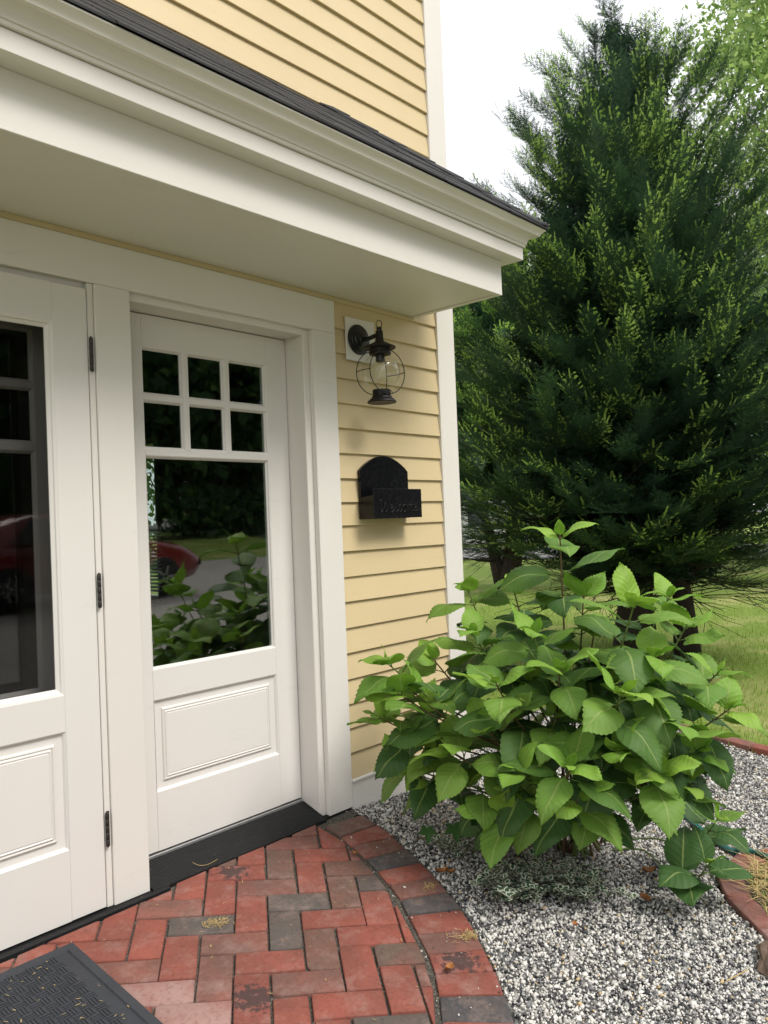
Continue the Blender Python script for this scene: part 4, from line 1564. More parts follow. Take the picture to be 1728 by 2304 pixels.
def hydrangea_stem(root, pts, nodes, size, tipyoung=1.0, first=0.42, rad=0.0055, phase=None, crown=True):
    path = [Vector(p) for p in catmull([tuple(p) for p in pts], 8)]
    N = len(path)
    st_ = MB().tube([p - Vector(root.location) for p in path], [rad * (1 - 0.5 * i / (N - 1)) for i in range(N)], 6)
    o = st_.build('stem', 'stem_green' if hr.random() < .5 else 'stem_brown', root, True)
    ph = hr.uniform(0, math.pi) if phase is None else phase
    loc0 = Vector(root.location)
    dist = [0.0]
    for a, c in zip(path, path[1:]):
        dist.append(dist[-1] + (c - a).length)
    back = 0.022
    for k in range(nodes):                       # counted from the tip downwards
        want = dist[-1] - back
        if want < dist[-1] * first:
            break
        i = max(j for j in range(N) if dist[j] <= want)
        i = min(i, N - 2)
        p = path[i].lerp(path[i + 1], (want - dist[i]) / max(1e-6, dist[i + 1] - dist[i]))
        ax = (path[min(i + 1, N - 1)] - path[max(i - 1, 0)]).normalized()
        ax = (ax + Vector((0, 0, 0.5))).normalized()
        a0 = ax.orthogonal().normalized()
        b0 = ax.cross(a0)
        L = 1.16 * size * (0.74, 0.98, 1.06, 1.08, 1.06, 1.0, .95, .9)[min(k, 7)] * hr.uniform(0.88, 1.1)
        yg = (0.95, 0.55, 0.24, 0.1, 0.05, 0, 0, 0)[min(k, 7)] * tipyoung + hr.uniform(0, .10)
        for sgn in (0, math.pi):
            th_ = ph + k * math.pi / 2 + sgn + hr.uniform(-.3, .3)
            out = a0 * math.cos(th_) + b0 * math.sin(th_)
            el = (0.85, 0.5, 0.28, 0.12, 0.05, 0, -.05, -.1)[min(k, 7)] + hr.uniform(-.18, .18)
            d = (out * math.cos(el) + ax * math.sin(el)).normalized()
            pl = L * (0.12 if k < 1 else 0.2)
            d = safe_dir(p, d, L * 1.2, out)
            q = p + d * pl
            if k < 3:
              MB().tube([p - loc0, (p + d * pl * .5 + Vector((0, 0, .003))) - loc0, q + d * 0.004 - loc0], [0.0028, 0.0023, 0.0018], 5).build('petiole', 'stem_green', root, True)
            place_leaf(root, q, d + Vector((hr.uniform(-.1, .1), hr.uniform(-.1, .1), hr.uniform(-.12, .06))), Vector((hr.uniform(-.3, .2), hr.uniform(-.45, .1), 1)), L, min(1, yg), hr.uniform(.92, 1.06))
        back += (0.055, 0.085, 0.10, 0.105, 0.11, 0.11, .11, .11)[min(k, 7)] * (0.6 + 0.4 * size / .16) * hr.uniform(.85, 1.15)
    if crown:
        p = path[-1]
        ax = ((path[-1] - path[-3]).normalized() + Vector((0, 0, .6))).normalized()
        a0 = ax.orthogonal().normalized()
        b0 = ax.cross(a0)
        for k in range(2):
            th_ = ph + math.pi / 2 + k * math.pi + hr.uniform(-.2, .2)
            d = (a0 * math.cos(th_) + b0 * math.sin(th_)) * .55 + ax
            place_leaf(root, p, d, Vector((0, 0, 1)) + ax * -0.5, size * hr.uniform(.36, .5), 1.0, 0.8)


TIPS = [  # tip position, node pairs, leaf size
    ((0.324, -0.876, 1.15), 6, .185), ((0.225, -0.49, 0.94), 5, .17), ((-0.25, -0.46, 0.70), 4, .17), ((0.01, -0.465, 0.68), 4, .165),
    ((-0.16, -0.88, 0.655), 4, .175), ((-0.01, -1.045, 0.69), 4, .175), ((0.164, -1.245, 0.91), 6, .20), ((0.59, -1.195, 0.895), 5, .175),
    ((0.36, -0.63, 0.92), 4, .17), ((-0.17, -1.16, 0.42), 3, .165), ((0.51, -1.395, 0.63), 4, .175), ((0.43, -1.455, 0.52), 4, .17),
    ((-0.11, -0.78, 0.49), 3, .18), ((0.02, -1.225, 0.435), 4, .185), ((0.21, -1.293, 0.725), 4, .19), ((0.63, -1.24, 0.78), 4, .17),
    ((0.39, -0.97, 0.76), 4, .185), ((0.20, -1.35, 0.50), 4, .185), ((-0.13, -0.52, 0.50), 3, .17), ((-0.16, -0.95, 0.36), 3, .175),
    ((0.12, -1.333, 0.36), 3, .18), ((0.45, -0.90, 0.907), 4, .17), ((-0.015, -1.27, 0.636), 4, .18), ((0.36, -1.375, 0.38), 3, .175),
    ((0.06, -0.90, 0.80), 5, .18), ((-0.115, -0.50, 0.36), 3, .165), ((-0.08, -1.13, 0.28), 3, .165), ((0.26, -1.10, 0.60), 3, .18),
    ((-0.13, -0.72, 0.27), 3, .165), ((0.20, -1.25, 0.25), 3, .165), ((0.34, -1.33, 0.26), 3, .16), ((-0.08, -0.93, 0.24), 3, .155),
    ((-0.22, -0.55, 0.60), 3, .17), ((-0.20, -0.70, 0.40), 3, .175), ((0.10, -0.45, 0.30), 3, .17),
    ((0.10, -0.60, 0.78), 4, .17), ((0.25, -0.75, 0.58), 4, .17), ((-0.04, -0.42, 0.22), 3, .16), ((-0.15, -0.84, 0.20), 3, .165), ((0.08, -1.10, 0.24), 3, .17), ((0.45, -1.15, 0.60), 4, .17), ((0.30, -0.62, 0.35), 3, .17), ((0.02, -0.98, 0.52), 3, .17),
    ((-0.22, -0.38, 0.48), 3, .165), ((-0.10, -0.34, 0.28), 3, .16), ((-0.27, -0.52, 0.60), 3, .165),
]
for i, (tp, nn, sz) in enumerate(TIPS):
    tp = Vector(tp)
    b0 = HB + Vector((hr.uniform(-.11, .11), hr.uniform(-.10, .10), 0.0))
    hgt = tp.z - b0.z
    midp = b0.lerp(tp, 0.5)
    hor = Vector((tp.x - b0.x, tp.y - b0.y, 0))
    midp -= hor * 0.18
    midp.z = b0.z + hgt * 0.56
    end = tp
    hydrangea_stem(hyd, [b0, b0.lerp(midp, .5) + Vector((0, 0, hgt * .04)), midp, midp.lerp(end, .55) + hor * 0.05, end], min(nn, 4 if tp.z < 0.85 else 6), sz, first=0.22, crown=tp.z > 0.34)
# trailing low shoots towards the right
hydrangea_stem(hyd, [(0.50, -0.95, -0.12), (0.55, -1.06, -0.11), (0.42, -1.22, -0.12), (0.36, -1.32, -0.10), (0.335, -1.40, 0.0)], 3, .165, 0.45, 0.70, 0.004)
hydrangea_stem(hyd, [(0.55, -0.90, -0.11), (0.66, -1.05, -0.10), (0.64, -1.18, -0.09), (0.61, -1.28, -0.02), (0.60, -1.335, 0.06)], 3, .15, 0.5, 0.68, 0.004)
# the 300 leaves that show most stay single; old leaves deep inside the bush become one part
allv = [o for o in hyd.children if o.name.split('.')[0] == 'leaf']
cpos = Vector((-2.45145, -2.45846, 1.22211)) - Vector(hyd.location)
old_ = sorted([o for o in allv if o.color[0] < 0.45], key=lambda o: -(o.matrix_basis.translation - cpos).length + 0.8 * o.matrix_basis.translation.z)
drop = old_[:max(0, len(allv) - 300)]
jv, jf, juv = [], [], []
for o in drop:
    me, k = o.data, len(jv)
    jv += [tuple(o.matrix_basis @ v.co) for v in me.vertices]
    jf += [tuple(i + k for i in p.vertices) for p in me.polygons]
    juv += [tuple(d.uv) for d in me.uv_layers[0].data]
    bpy.data.objects.remove(o)
if drop:
    me = bpy.data.meshes.new('inner_leaves')
    me.from_pydata(jv, [], jf)
    me.materials.append(MATS['hydrangea_leaf'])
    me.uv_layers.new(name='UVMap').data.foreach_set('uv', [c for u in juv for c in u])
    me.polygons.foreach_set('use_smooth', [True] * len(me.polygons))
    io = link('inner_leaves', me, hyd)
    io.color = (0.05, 0, 0, 1)
    tag(io, kind='stuff')

# ------------------------------------------------------------------ maple seedlings
mp = empty('maple_seedling', (0.10, -0.70, gz(.1, -.7)), 'young maple seedling with lobed leaves under the hydrangea', 'seedling')
MAP = []
for a, r_ in ((-150, .35), (-118, .62), (-100, .40), (-85, .50), (-62, .95), (-48, .60), (-38, .62), (-28, .50), (-14, .80), (0, 1.12), (14, .80), (28, .50), (38, .62), (48, .60), (62, .95), (85, .50), (100, .40), (118, .62), (150, .35), (180, .12)):
    MAP.append((r_ * math.cos(R(a)), r_ * math.sin(R(a))))
for (x, y, z), s_ in (((-0.034, -0.752, 0.055), .078), ((0.025, -0.817, 0.075), .068), ((0.093, -0.892, 0.06), .062), ((-0.06, -0.693, 0.115), .055), ((-0.005, -0.781, 0.118), .06), ((0.06, -0.82, 0.10), .06), ((-0.07, -0.60, 0.07), .055), ((-0.13, -0.52, 0.06), .05)):
    mb = MB()
    yw = random.uniform(3.0, 5.0)
    tl = Euler((random.uniform(-.3, .3), random.uniform(.15, .7), yw)).to_matrix()
    off_ = Vector((x, y, z)) - Vector(mp.location)
    mb.v.append(tuple(off_))
    for px_, py_ in MAP:
        mb.v.append(tuple(off_ + tl @ Vector((px_ * s_, py_ * s_, 0.12 * s_ * abs(py_) - 0.12 * s_ * (px_ ** 2)))))
    for i in range(len(MAP)):
        mb.f.append((0, 1 + i, 1 + (i + 1) % len(MAP)))
    lf = mb.build('leaf', 'maple_leaf', mp, True)
    st_ = MB().tube([tuple(off_), tuple(off_ * 0.55 + Vector((0, 0, -.02))), (random.uniform(-.02, .02), random.uniform(-.02, .02), 0)], 0.0012, 5).build('stem', 'stem_brown', mp, True)

# ------------------------------------------------------------------ variegated creeper
cr = empty('variegated_creeper', (0.03, -0.84, gz(.03, -.84)), 'low creeper with small white edged leaves on the gravel', 'plant')
vs, ts, ti = [], [], []
cst = MB()
for s_ in range(84):
    t0 = random.random()
    sx, sy_ = -0.15 + 0.27 * t0 + random.gauss(0, .034), -0.82 - 0.22 * t0 + random.gauss(0, .040)
    if s_ < 7:
        sx, sy_ = random.uniform(-0.06, .06), random.uniform(-.62, -.45)
    az = random.uniform(2.6, 5.2)
    p = Vector((sx, sy_, gz(sx, sy_)))
    d = Vector((math.cos(az) * .6, math.sin(az) * .6, random.uniform(.5, 1.2))).normalized()
    pts = [p.copy()]
    nl = random.randint(7, 12)
    for k in range(nl):
        p = p + d * 0.0115
        d = (d + Vector((random.uniform(-.2, .2), random.uniform(-.2, .2), -0.10))).normalized()
        p.z = max(p.z, gz(p.x, p.y) + .004)
        pts.append(p.copy())
        for sg in (-1, 1):
            ld = Vector((math.cos(az + sg * 1.2 + k * 1.57), math.sin(az + sg * 1.2 + k * 1.57), random.uniform(.0, .7))).normalized()
            L = random.uniform(.022, .036)
            sd_ = ld.cross(Vector((0, 0, 1))).normalized()
            un_ = sd_.cross(ld)
            o_ = len(vs)
            shape = [(0, 0), (.3, .30), (.65, .30), (1, 0), (.65, -.30), (.3, -.30)]
            for q, sc_ in ((0, 1.0), (1, .62)):
                for lx, ly in shape:
                    cx_ = .5 + (lx - .5) * sc_
                    vs.append(p + ld * (cx_ * L) + sd_ * (ly * sc_ * L) + un_ * (0.10 * L * (abs(ly) / .3) + 0.0003 * q))
            for i in range(6):
                j = (i + 1) % 6
                ts += [(o_ + i, o_ + j, o_ + 6 + j), (o_ + i, o_ + 6 + j, o_ + 6 + i)]
                w_ = random.uniform(.55, 1.0) if random.random() < .82 else .3
                ti += [w_, w_]
            g_ = random.uniform(0, .45)
            for i in range(1, 5):
                ts.append((o_ + 6, o_ + 6 + i, o_ + 7 + i))
                ti.append(g_)
    cst.tube([q - Vector(cr.location) for q in pts], 0.0011, 4)
tag(cst.build('stems', 'stem_brown', cr, True), kind='stuff')
lf = fast_mesh('leaves', np.array([tuple(v) for v in vs]), np.array(ts), 'variegated', np.array(ti), cr, tuple(-c for c in cr.location))
tag(lf, kind='stuff')

# ------------------------------------------------------------------ yews


def spray_proto(seed, length=0.46, new=True, pairs=6, nl=0.034, wd0=0.0095, step=0.0195):
    """branchlet along +x with side twigs in the xy plane; flat needles; returns verts, tris, tint"""
    r_ = random.Random(seed)
    v, t, ti = [], [], []

    def needle(p, d, L, wd, tint):
        up_ = Vector((0, 0, 1))
        s_ = d.cross(up_)
        s_ = s_.normalized() * wd if s_.length > 1e-6 else Vector((wd, 0, 0))
        o = len(v)
        v.extend([p - s_ * .5, p + s_ * .5, p + d * L])
        t.append((o, o + 1, o + 2))
        ti.append(tint)

    def twig(p0, d0, L, fresh):
        n = max(3, int(L / step))
        d = d0.copy()
        p = p0.copy()
        side = d.cross(Vector((0, 0, 1))).normalized()
        for k in range(n):
            f = k / n
            is_new = fresh and f > 0.62
            ang = R(62) if not is_new else R(42)
            for sg in (-1, 1):
                a = ang + r_.uniform(-.2, .2)
                nd = d * math.cos(a) + side * (sg * math.sin(a)) + Vector((0, 0, r_.uniform(.05, .45)))
                nd.normalize()
                ln = nl * r_.uniform(.75, 1.1) * (1 if not is_new else (.9 - .45 * (f - .55) / .45))
                tn = r_.uniform(.10, .48) if not is_new else r_.uniform(.78, 1.0)
                if fresh and .42 < f <= .55:
                    tn = r_.uniform(.5, .7)
                needle(p, nd, ln, wd0 if not is_new else 0.0180, tn)
            p = p + d * (L / n)
            d = (d + Vector((0, 0, 0.02)) + Vector((r_.uniform(-.03, .03), r_.uniform(-.03, .03), r_.uniform(-.03, .03)))).normalized()
        o = len(v)                         # woody axis
        s_ = side * 0.0022
        v.extend([p0 - s_, p0 + s_, p])
        t.append((o, o + 1, o + 2))
        ti.append(.62 if fresh else .3)

    ax = Vector((1, 0, 0.12)).normalized()
    twig(Vector((0, 0, 0)), ax, length, new)
    for k in range(pairs):
        f = 0.12 + 0.74 * k / pairs
        for sg in (-1, 1):
            a = R(r_.uniform(38, 56)) * sg
            d = Vector((math.cos(a), math.sin(a), r_.uniform(.0, .25))).normalized()
            twig(ax * (length * (f + r_.uniform(-.03, .03))), d, length * r_.uniform(.24, .42) * (1.15 - .55 * f), new and r_.random() < .75)
    return np.array([tuple(p) for p in v]), np.array(t), np.array(ti)


def frames(d, roll):
    """rows of rotation taking +x to d"""
    up_ = np.tile(np.array([[0, 0, 1.0]]), (len(d), 1))
    s_ = np.cross(up_, d)
    s_ /= np.linalg.norm(s_, axis=1)[:, None] + 1e-9
    u_ = np.cross(d, s_)
    c, s0 = np.cos(roll)[:, None], np.sin(roll)[:, None]
    s2 = s_ * c + u_ * s0
    u3 = -s_ * s0 + u_ * c
    return np.stack([d, s2, u3], -1)       # columns


PRO_NEW = [spray_proto(k, new=True) for k in range(4)]
PRO_OLD = [spray_proto(20 + k, new=False) for k in range(4)]
PRO_IN = [spray_proto(40 + k, new=False, pairs=5, nl=0.06, wd0=0.026, step=0.034) for k in range(4)]     # coarse filling against see-through, tinted darker in yew() as inner shade


def yew(name, label, cx, cy, prof, n_out, n_in, trunks, seed, tint_shift=0.0, new_frac=0.60, zlo=None, sc=(0.75, 1.25), squash=None):
    r_ = np.random.default_rng(seed)
    rr = random.Random(seed)
    root = empty(name, (cx, cy, gz(cx, cy) - 0.035), label, 'tree')
    zs_ = np.array([p[0] for p in prof]); rs2 = np.array([p[1] for p in prof])
    V, T, TI = [], [], []
    off = 0
    face = math.atan2(-2.46 - cy, -2.45 - cx)
    zz = np.linspace(zs_.min(), zs_.max(), 200)
    wgt = (np.interp(zz, zs_, rs2) ** 1.2 + 0.12) * np.where(zz < zs_.min() + 1.1, 1.5, 1.0)
    cdf = np.cumsum(wgt) / wgt.sum()
    lump = [(rr.uniform(0, 6.28), rr.uniform(zs_.min(), zs_.max()), rr.uniform(-.22, .22)) for _ in range(34)]

    def radius(az, z):
        k = np.ones_like(z)
        for la, lz, lm in lump:
            da = np.angle(np.exp(1j * (az - la)))
            k += lm * np.exp(-(da / .38) ** 2 - ((z - lz) / .42) ** 2)
        return np.interp(z, zs_, rs2) * k

    for layer, count in (('out', n_out), ('in', n_in)):
        per = 8 if layer == 'out' else 1
        nb = count // per
        count = nb * per
        z = np.interp(r_.random(nb), cdf, zz)
        az = np.where(r_.random(nb) < .72, face + np.clip(r_.normal(0, .85, nb), -1.9, 1.9), r_.uniform(0, 2 * np.pi, nb))   # fuller towards the house and drive
        rad = radius(az, z)
        rel = (z - zs_.min()) / (zs_.max() - zs_.min())
        el = np.radians(4 + 50 * rel + r_.normal(0, 9, nb))
        yawb = az + r_.normal(0, .30, nb)
        f0 = r_.uniform(.54, .92, nb) if layer == 'out' else r_.uniform(.08, .52, nb)
        rp_ = lambda a: np.repeat(a, per)
        z, az, rad, rel, el, yawb, f0 = map(rp_, (z, az, rad, rel, el, yawb, f0))
        bough_tint = np.repeat(r_.normal(0, .07, nb), per)
        bough_fresh = np.repeat(r_.random(nb), per)
        k_ = np.tile(np.arange(per), nb)
        along = (k_ / max(1, per - 1)) * 0.50 * np.minimum(1, .35 + rad * .5)
        bd = np.stack([np.cos(yawb) * np.cos(el), np.sin(yawb) * np.cos(el), np.sin(el)], -1)
        sdv = np.stack([-np.sin(yawb), np.cos(yawb), np.zeros(count)], -1)
        spread = np.where(k_ % 2 == 0, 1, -1) * r_.uniform(.1, .85, count) * (1.1 - k_ / per) * (per > 1)
        d = bd * np.cos(spread)[:, None] + sdv * np.sin(spread)[:, None]
        d[:, 2] += r_.normal(.05, .12, count)
        d /= np.linalg.norm(d, axis=1)[:, None]
        base = np.stack([cx + np.cos(az) * rad * f0, cy + np.sin(az) * rad * f0, z - 0.15 * np.sin(el)], -1) + bd * along[:, None]
        scl = r_.uniform(*sc, count) * (0.60 if layer == 'out' else np.minimum(1.2, .35 + .55 * rad))
        scl = np.minimum(scl, 0.42 + rad * .8)
        roll_ = r_.normal(0, .35, count)
        F = frames(d, roll_)
        fresh = ((.35 * r_.random(count) + .65 * bough_fresh) < new_frac * (0.6 + 0.5 * rel)) if layer == 'out' else np.zeros(count, bool)
        kind = r_.integers(0, 4, count)
        for fr_ in (True, False):
            for kk in range(4):
                idx = np.where((fresh == fr_) & (kind == kk))[0]
                if len(idx) == 0:
                    continue
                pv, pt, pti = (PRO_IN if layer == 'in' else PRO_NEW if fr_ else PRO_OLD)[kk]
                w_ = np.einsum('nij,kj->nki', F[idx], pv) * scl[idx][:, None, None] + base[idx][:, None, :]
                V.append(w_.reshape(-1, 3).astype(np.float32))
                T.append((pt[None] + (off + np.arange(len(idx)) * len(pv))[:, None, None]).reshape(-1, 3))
                sh = r_.normal(0, .04, len(idx)) + bough_tint[idx] + (tint_shift if layer == 'out' else -.08)  # inner sprays get a lower tint: crown shade put into their colour
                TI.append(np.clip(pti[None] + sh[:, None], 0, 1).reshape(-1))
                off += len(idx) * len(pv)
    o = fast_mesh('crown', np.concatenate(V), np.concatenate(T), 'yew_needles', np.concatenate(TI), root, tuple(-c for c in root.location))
    print(name, 'tris', sum(len(t) for t in T))
    # trunks and limbs
    zl = tuple(root.location)
    for (tx, ty, r0, lean, top) in trunks:
        pts = []
        for k in range(9):
            f = k / 8
            pts.append((tx + lean[0] * f + rr.uniform(-.03, .03) * (k > 0) - cx, ty + lean[1] * f + rr.uniform(-.03, .03) * (k > 0) - cy, f * top))
        rad = [r0 * (1.35 if k == 0 else 1 - .75 * k / 8) for k in range(9)]
        MB().tube(pts, rad, 12).build('trunk', 'bark_dark', root, True)
        for k in range(26):
            f = rr.uniform(.12, .95)
            i = min(7, int(f * 8))
            p = Vector(pts[i]).lerp(Vector(pts[i + 1]), f * 8 - i)
            a = rr.uniform(0, 6.28)
            z_ = p.z
            R_ = float(np.interp(p.z + zl[2], zs_, rs2)) * rr.uniform(.6, .85)
            e = Vector((math.cos(a) * R_, math.sin(a) * R_, p.z + R_ * rr.uniform(-.05, .45)))
            m1 = p.lerp(e, .5) + Vector((rr.uniform(-.1, .1), rr.uniform(-.1, .1), rr.uniform(-.1, .12)))
            MB().tube([p, m1, e], [r0 * .16 * (1 - .6 * f) + .006, r0 * .09 * (1 - .6 * f) + .004, .003], 5).build('limb', 'bark_dark', root, True)
    # bare dead twigs low in the tree
    tw = MB()
    for k in range(360):
        tr_ = rr.choice(trunks)
        h = rr.uniform(.55, 1.75)
        p = Vector((tr_[0] - cx + tr_[3][0] * h / tr_[4], tr_[1] - cy + tr_[3][1] * h / tr_[4], h))
        a = rr.uniform(0, 6.28)
        L = rr.uniform(.4, 1.45)
        d = Vector((math.cos(a), math.sin(a), rr.uniform(-.3, .4))).normalized()
        q = [p]
        for s_ in range(4):
            d = (d + Vector((rr.uniform(-.45, .45), rr.uniform(-.45, .45), rr.uniform(-.32, .26)))).normalized()
            q.append(q[-1] + d * L / 4)
        tw.tube(q, [.007, .005, .004, .003, .0015], 3, False)
        for s_ in range(3):
            b_ = q[rr.randint(1, 3)]
            d2 = (d + Vector((rr.uniform(-.9, .9), rr.uniform(-.9, .9), rr.uniform(-.3, .4)))).normalized()
            tw.tube([b_, b_ + d2 * L * .16, b_ + d2 * L * .3 + Vector((0, 0, rr.uniform(-.04, .04)))], [.003, .0022, .001], 3, False)
    tg = tw.build('dead_twigs', 'bark_dark', root)
    tag(tg, kind='stuff')
    return root


yew('yew_tree', 'tall dark conical yew with bright yellow green tips beside the house', 4.92, 0.84,
    [(0.55, 0.8), (0.85, 1.45), (1.3, 1.85), (2.2, 1.90), (3.2, 1.58), (4.0, 1.22), (4.7, .90), (5.2, 0.66), (5.6, 0.46), (5.9, 0.22)],
    4100, 2000, [(4.9, 0.45, .095, (-.05, .3), 4.8), (4.58, 0.82, .16, (.2, .05), 5.3)], 3)
yew('yew_tree', 'smaller lighter yew with forked grey trunk behind the house corner', 10.4, 6.0,
    [(1.35, 1.5), (1.8, 2.2), (3.0, 2.5), (4.2, 2.2), (5.4, 1.5), (6.4, .6), (6.9, .1)],
    1350, 600, [(10.5, 6.05, .21, (.3, -.5), 4.2), (10.45, 6.15, .13, (-.6, .7), 4.0)], 5, 0.22, 0.75, sc=(1.2, 1.9))


# ------------------------------------------------------------------ broadleaf trees
def leaf_cloud(centres, radii, n, size, r_, squash=0.8):
    k = r_.integers(0, len(centres), n)
    d = r_.normal(size=(n, 3))
    d /= np.linalg.norm(d, axis=1)[:, None]
    rad = radii[k] * r_.random(n) ** 0.45
    p = centres[k] + d * rad[:, None] * np.array([1, 1, squash])
    a = r_.normal(size=(n, 3)); a /= np.linalg.norm(a, axis=1)[:, None]
    b_ = np.cross(a, r_.normal(size=(n, 3))); b_ /= np.linalg.norm(b_, axis=1)[:, None]
    s_ = size * r_.uniform(.6, 1.3, n)[:, None]
    v = np.stack([p - a * s_ * .6, p + b_ * s_ * .34, p + a * s_ * .6, p - b_ * s_ * .34], 1).reshape(-1, 3)
    o_ = (np.arange(n) * 4)[:, None]
    t = np.concatenate([o_ + np.array([[0, 1, 2]]), o_ + np.array([[0, 2, 3]])], 1).reshape(-1, 3)
    return v, t, np.repeat(r_.random(n), 2)


def tree(name, label, x, y, h, cr_, base, n, size, mat, seed, clumps=40, bark='bark_grey', tr=0.16, group=None, weep=0.0, clump_r=(.22, .42)):
    r_ = np.random.default_rng(seed)
    rr = random.Random(seed)
    g0 = gz(x, y) - .035
    root = empty(name, (x, y, g0), label, 'tree', group)
    cen, rad = [], []
    pts = []
    for k in range(8):
        f = k / 7
        pts.append((rr.uniform(-.12, .12) * h * .1 * f, rr.uniform(-.12, .12) * h * .1 * f, f * h * .92))
    MB().tube(pts, [tr * (1.3 if k == 0 else 1 - .85 * k / 7) for k in range(8)], 10).build('trunk', bark, root, True)
    for k in range(clumps):
        f = rr.random()
        z = base + (h - base) * f
        prof_ = math.sin(math.pi * min(1, .12 + .86 * f)) ** .7
        a = rr.uniform(0, 6.28)
        q = cr_ * prof_ * rr.uniform(.3, 1.0)
        c = Vector((math.cos(a) * q, math.sin(a) * q, z - weep * q))
        cen.append(c)
        rad.append(cr_ * rr.uniform(*clump_r))
        if k % 2 == 0:
            i = min(6, int(max(0.1, (z / h - .12)) * 7))
            p = Vector(pts[i])
            MB().tube([p, p.lerp(c, .5) + Vector((0, 0, .25)), c], [tr * .28, tr * .16, .012], 5).build('limb', bark, root, True)
    v, t, ti = leaf_cloud(np.array([tuple(c) for c in cen]), np.array(rad), n, size, r_)
    fast_mesh('crown', v, t, mat, ti, root)
    return root


# pale trees at the upper right, beyond the yew
tree('birch_tree', 'pale green airy birch rising behind the yew at the right', 16.6, 2.0, 15.5, 3.9, 2.4, 40000, 0.115, 'leaf_pale', 21, 60, tr=.16, weep=.15)
tree('birch_tree', 'bright green tree at the right edge behind the birch', 20.5, 2.6, 16.0, 4.4, 2.0, 34000, 0.14, 'leaf_pale', 22, 55, tr=.18)
tree('maple_tree', 'light green tree filling the gap between yew and right edge', 13.2, -0.9, 9.0, 2.6, 1.9, 24000, 0.095, 'leaf_pale', 24, 45, tr=.13)
# trees along the street, seen low between the trunks and past the house corner
for i, (x, y, h, c_, lb) in enumerate([(34, 30, 13, 5, 'round street tree far behind the house corner'), (38, 19, 14, 5.5, 'broad street tree far behind the small yew'), (39, 8, 14, 5.5, 'broad street tree far behind the tall yew'), (36, -2, 12, 5, 'street tree at the far right beyond the lawn'), (27, 36, 13, 5, 'street tree half hidden by the house corner'), (40, -14, 13, 5, 'distant street tree beyond the right edge')]):
    tree('street_tree', lb, x, y, h, c_, 1.5, 5200, 0.36, 'leaf_pale', 40 + i, 34, tr=.25, group='trees along the street')
# dark wood across the drive, mirrored in the door glass
WOOD = ['leftmost', 'second', 'third', 'fourth', 'fifth', 'sixth', 'seventh', 'eighth', 'ninth', 'tenth', 'last']
for i in range(11):
    x = -8 + i * 4.6 + random.uniform(-1, 1)
    y = -27 - random.uniform(0, 4)
    tree('oak_tree', f'tall dark oak across the drive, {WOOD[i]} of the row from the left', x, y, random.uniform(15, 18), 4.6, 0.6, 9500, 0.58, 'leaf_dark', 60 + i, 46, 'bark_dark', .3, 'dark trees across the drive', clump_r=(.3, .5))
# understorey hedge below them
v, t, ti = leaf_cloud(np.array([(x, -25.5 + random.uniform(-.6, .6), gz(x, -25.5) + random.uniform(.4, 1.6)) for x in np.arange(-10, 42, .8)]), np.full(65, 1.3), 12000, 0.34, np.random.default_rng(9))
tag(fast_mesh('undergrowth', v, t, 'leaf_dark', ti), 'dark undergrowth along the foot of the wood across the drive', 'undergrowth', kind='stuff')

tree('lilac_shrub', 'leafy shrub outside the side window, glimpsed through the door glass', 2.9, 5.6, 3.4, 1.5, 0.3, 5000, 0.10, 'leaf_mid', 81, 26, tr=.05)

# ------------------------------------------------------------------ red car on the drive (seen mirrored in the door)
CXc, CYc = 3.95, -10.4
car = empty('parked_car', (CXc, CYc, gz(CXc, CYc) + .004), 'dark red car parked on the drive, mirrored in the door glass', 'car')
secs = [(-2.15, .45, .62, .72, .50), (-2.05, .30, .80, .84, .74), (-1.75, .24, .92, 1.02, .84), (-1.45, .22, .95, 1.30, .72), (-.95, .22, .96, 1.46, .66), (-.1, .22, .97, 1.50, .66), (.55, .22, .97, 1.40, .66), (.95, .22, .97, 1.12, .72), (1.25, .22, .95, 1.0, .82), (1.75, .24, .86, .92, .80), (2.1, .30, .70, .78, .70), (2.22, .42, .58, .62, .52)]
mb = MB()
for x, zb0, zs0, zt0, hw in secs:
    W = .88 if -1.9 < x < 1.9 else .80
    ring = [(-W * .9, zb0), (-W, zb0 + .18), (-W, zs0 - .1), (-W * .96, zs0), (-hw, zt0 - .05), (-hw * .7, zt0), (0, zt0 + .02), (hw * .7, zt0), (hw, zt0 - .05), (W * .96, zs0), (W, zs0 - .1), (W, zb0 + .18), (W * .9, zb0)]
    mb.v += [(x, y, z) for y, z in ring]
k = 13
for i in range(len(secs) - 1):
    for j in range(k):
        mb.f.append((i * k + j, (i + 1) * k + j, (i + 1) * k + (j + 1) % k, i * k + (j + 1) % k))
mb.f.append(tuple(range(k)))
mb.f.append(tuple(range((len(secs) - 1) * k, len(secs) * k))[::-1])
o = mb.build('body', 'car_paint', car, True)
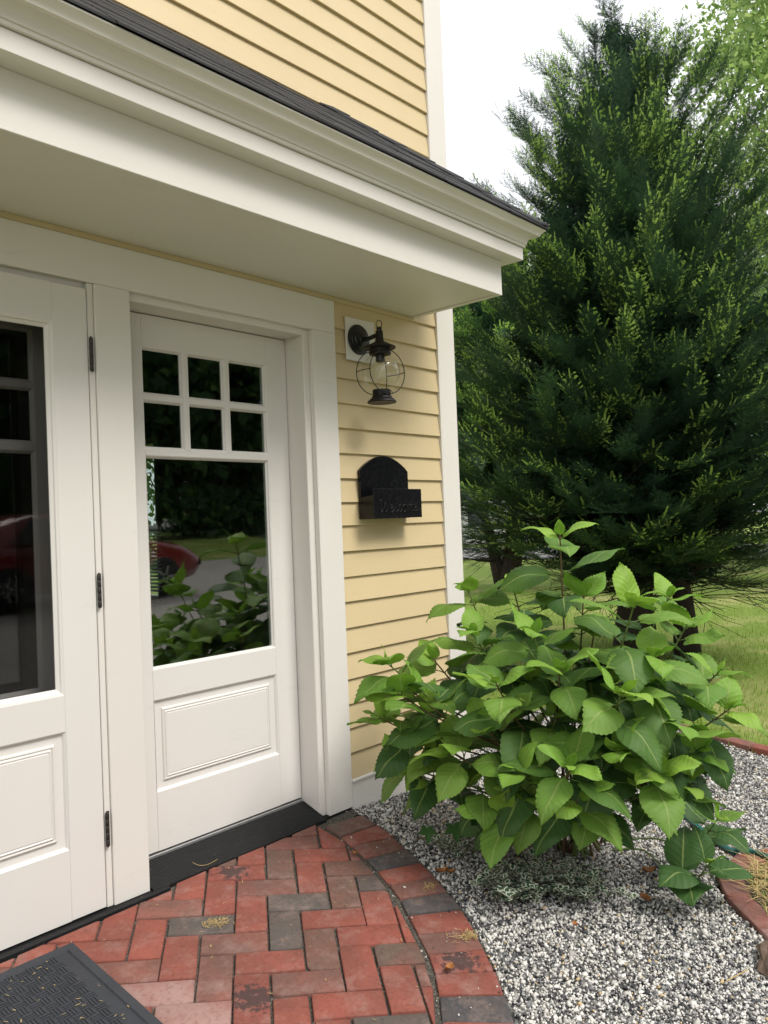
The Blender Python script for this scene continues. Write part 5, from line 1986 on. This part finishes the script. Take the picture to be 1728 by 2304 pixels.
for sg in (-1, 1):
    for (x0, x1, x2, x3) in ((-1.30, -.35, -.35, -1.0), (-.28, .78, .40, -.28)):
        g = MB()
        y0, y1 = sg * .945 * .955, sg * .735
        g.v = [(x0, y0, 1.0), (x1, y0, 1.0), (x2, y1, 1.38), (x3, y1, 1.38), (x0, y0 - sg * .02, 1.0), (x1, y0 - sg * .02, 1.0), (x2, y1 - sg * .02, 1.38), (x3, y1 - sg * .02, 1.38)]
        g.f = [(0, 1, 2, 3), (4, 7, 6, 5), (0, 4, 5, 1), (1, 5, 6, 2), (2, 6, 7, 3), (3, 7, 4, 0)]
        g.build('window', 'window_dark', car)
    for wx in (-1.35, 1.38):
        wh = MB()
        for r_, yy in ((.02, .16), (.19, .17), (.20, .14), (.31, .15), (.335, .12), (.335, -.06), (.30, -.08), (.02, -.08)):
            wh.v += [(wx + r_ * math.cos(2 * math.pi * q / 24), sg * (.76 + yy), .33 + r_ * math.sin(2 * math.pi * q / 24)) for q in range(24)]
        for i in range(7):
            for q in range(24):
                wh.f.append((i * 24 + q, i * 24 + (q + 1) % 24, (i + 1) * 24 + (q + 1) % 24, (i + 1) * 24 + q))
        wo_ = wh.build('wheel', 'tyre', car, True)
        hb = MB()
        for sp in range(5):
            a = 2 * math.pi * sp / 5
            c1, s1 = math.cos(a), math.sin(a)
            hb.add([(wx + .02 * -s1 + .03 * c1, sg * .935, .33 + .02 * c1 + .03 * s1), (wx + .02 * s1 + .03 * c1, sg * .935, .33 - .02 * c1 + .03 * s1), (wx + .02 * s1 + .19 * c1, sg * .937, .33 - .02 * c1 + .19 * s1), (wx - .02 * s1 + .19 * c1, sg * .937, .33 + .02 * c1 + .19 * s1)], [(0, 1, 2, 3)])
        hb.build('rim', 'grey_metal', wo_)
    hl = MB()
    hl.v = [(1.92, sg * .70, .70), (2.14, sg * .50, .66), (2.12, sg * .50, .76), (1.90, sg * .72, .80), (1.86, sg * .66, .70), (2.06, sg * .46, .66), (2.04, sg * .46, .78), (1.84, sg * .66, .82)]
    hl.f = [(0, 1, 2, 3), (4, 7, 6, 5), (0, 4, 5, 1), (1, 5, 6, 2), (2, 6, 7, 3), (3, 7, 4, 0)]
    hl.build('headlight', 'blind_white', car)
g = MB()
g.v = [(.98, -.70, 1.06), (.98, .70, 1.06), (.58, .60, 1.40), (.58, -.60, 1.40)]
g.v += [(x - .03, y, z - .03) for x, y, z in g.v]
g.f = [(0, 1, 2, 3), (4, 7, 6, 5), (0, 4, 5, 1), (1, 5, 6, 2), (2, 6, 7, 3), (3, 7, 4, 0)]
g.build('windscreen', 'window_dark', car)

# ------------------------------------------------------------------ white house across the street
hx0, hy0 = 36.0, 25.5
wh_ = empty('white_house', (hx0, hy0, gz(hx0, hy0)), 'white house across the street glimpsed past the house corner', 'house')
MB().box(-4, 4, -5, 5, 0, 5.2, 0).build('wall', 'house_white', wh_)
rf = MB()
rf.v = [(-4.4, -5.3, 5.0), (-4.4, 5.3, 5.0), (4.4, 5.3, 5.0), (4.4, -5.3, 5.0), (0, -5.3, 8.0), (0, 5.3, 8.0)]
rf.f = [(0, 4, 5, 1), (3, 2, 5, 4), (0, 3, 4), (1, 5, 2), (0, 1, 2, 3)]
rf.build('roof', 'roof_grey', wh_)
for yy in (-3.4, -1.2, 1.2, 3.4):
    for zz in (1.0, 3.3):
        wn = MB().box(-4.06, -3.98, yy - .5, yy + .5, zz, zz + 1.4, 0).build('window', 'window_dark', wh_)
        MB().box(-4.1, -4.02, yy - .6, yy + .6, zz - .12, zz - .02, 0).build('sill', 'house_white', wn)
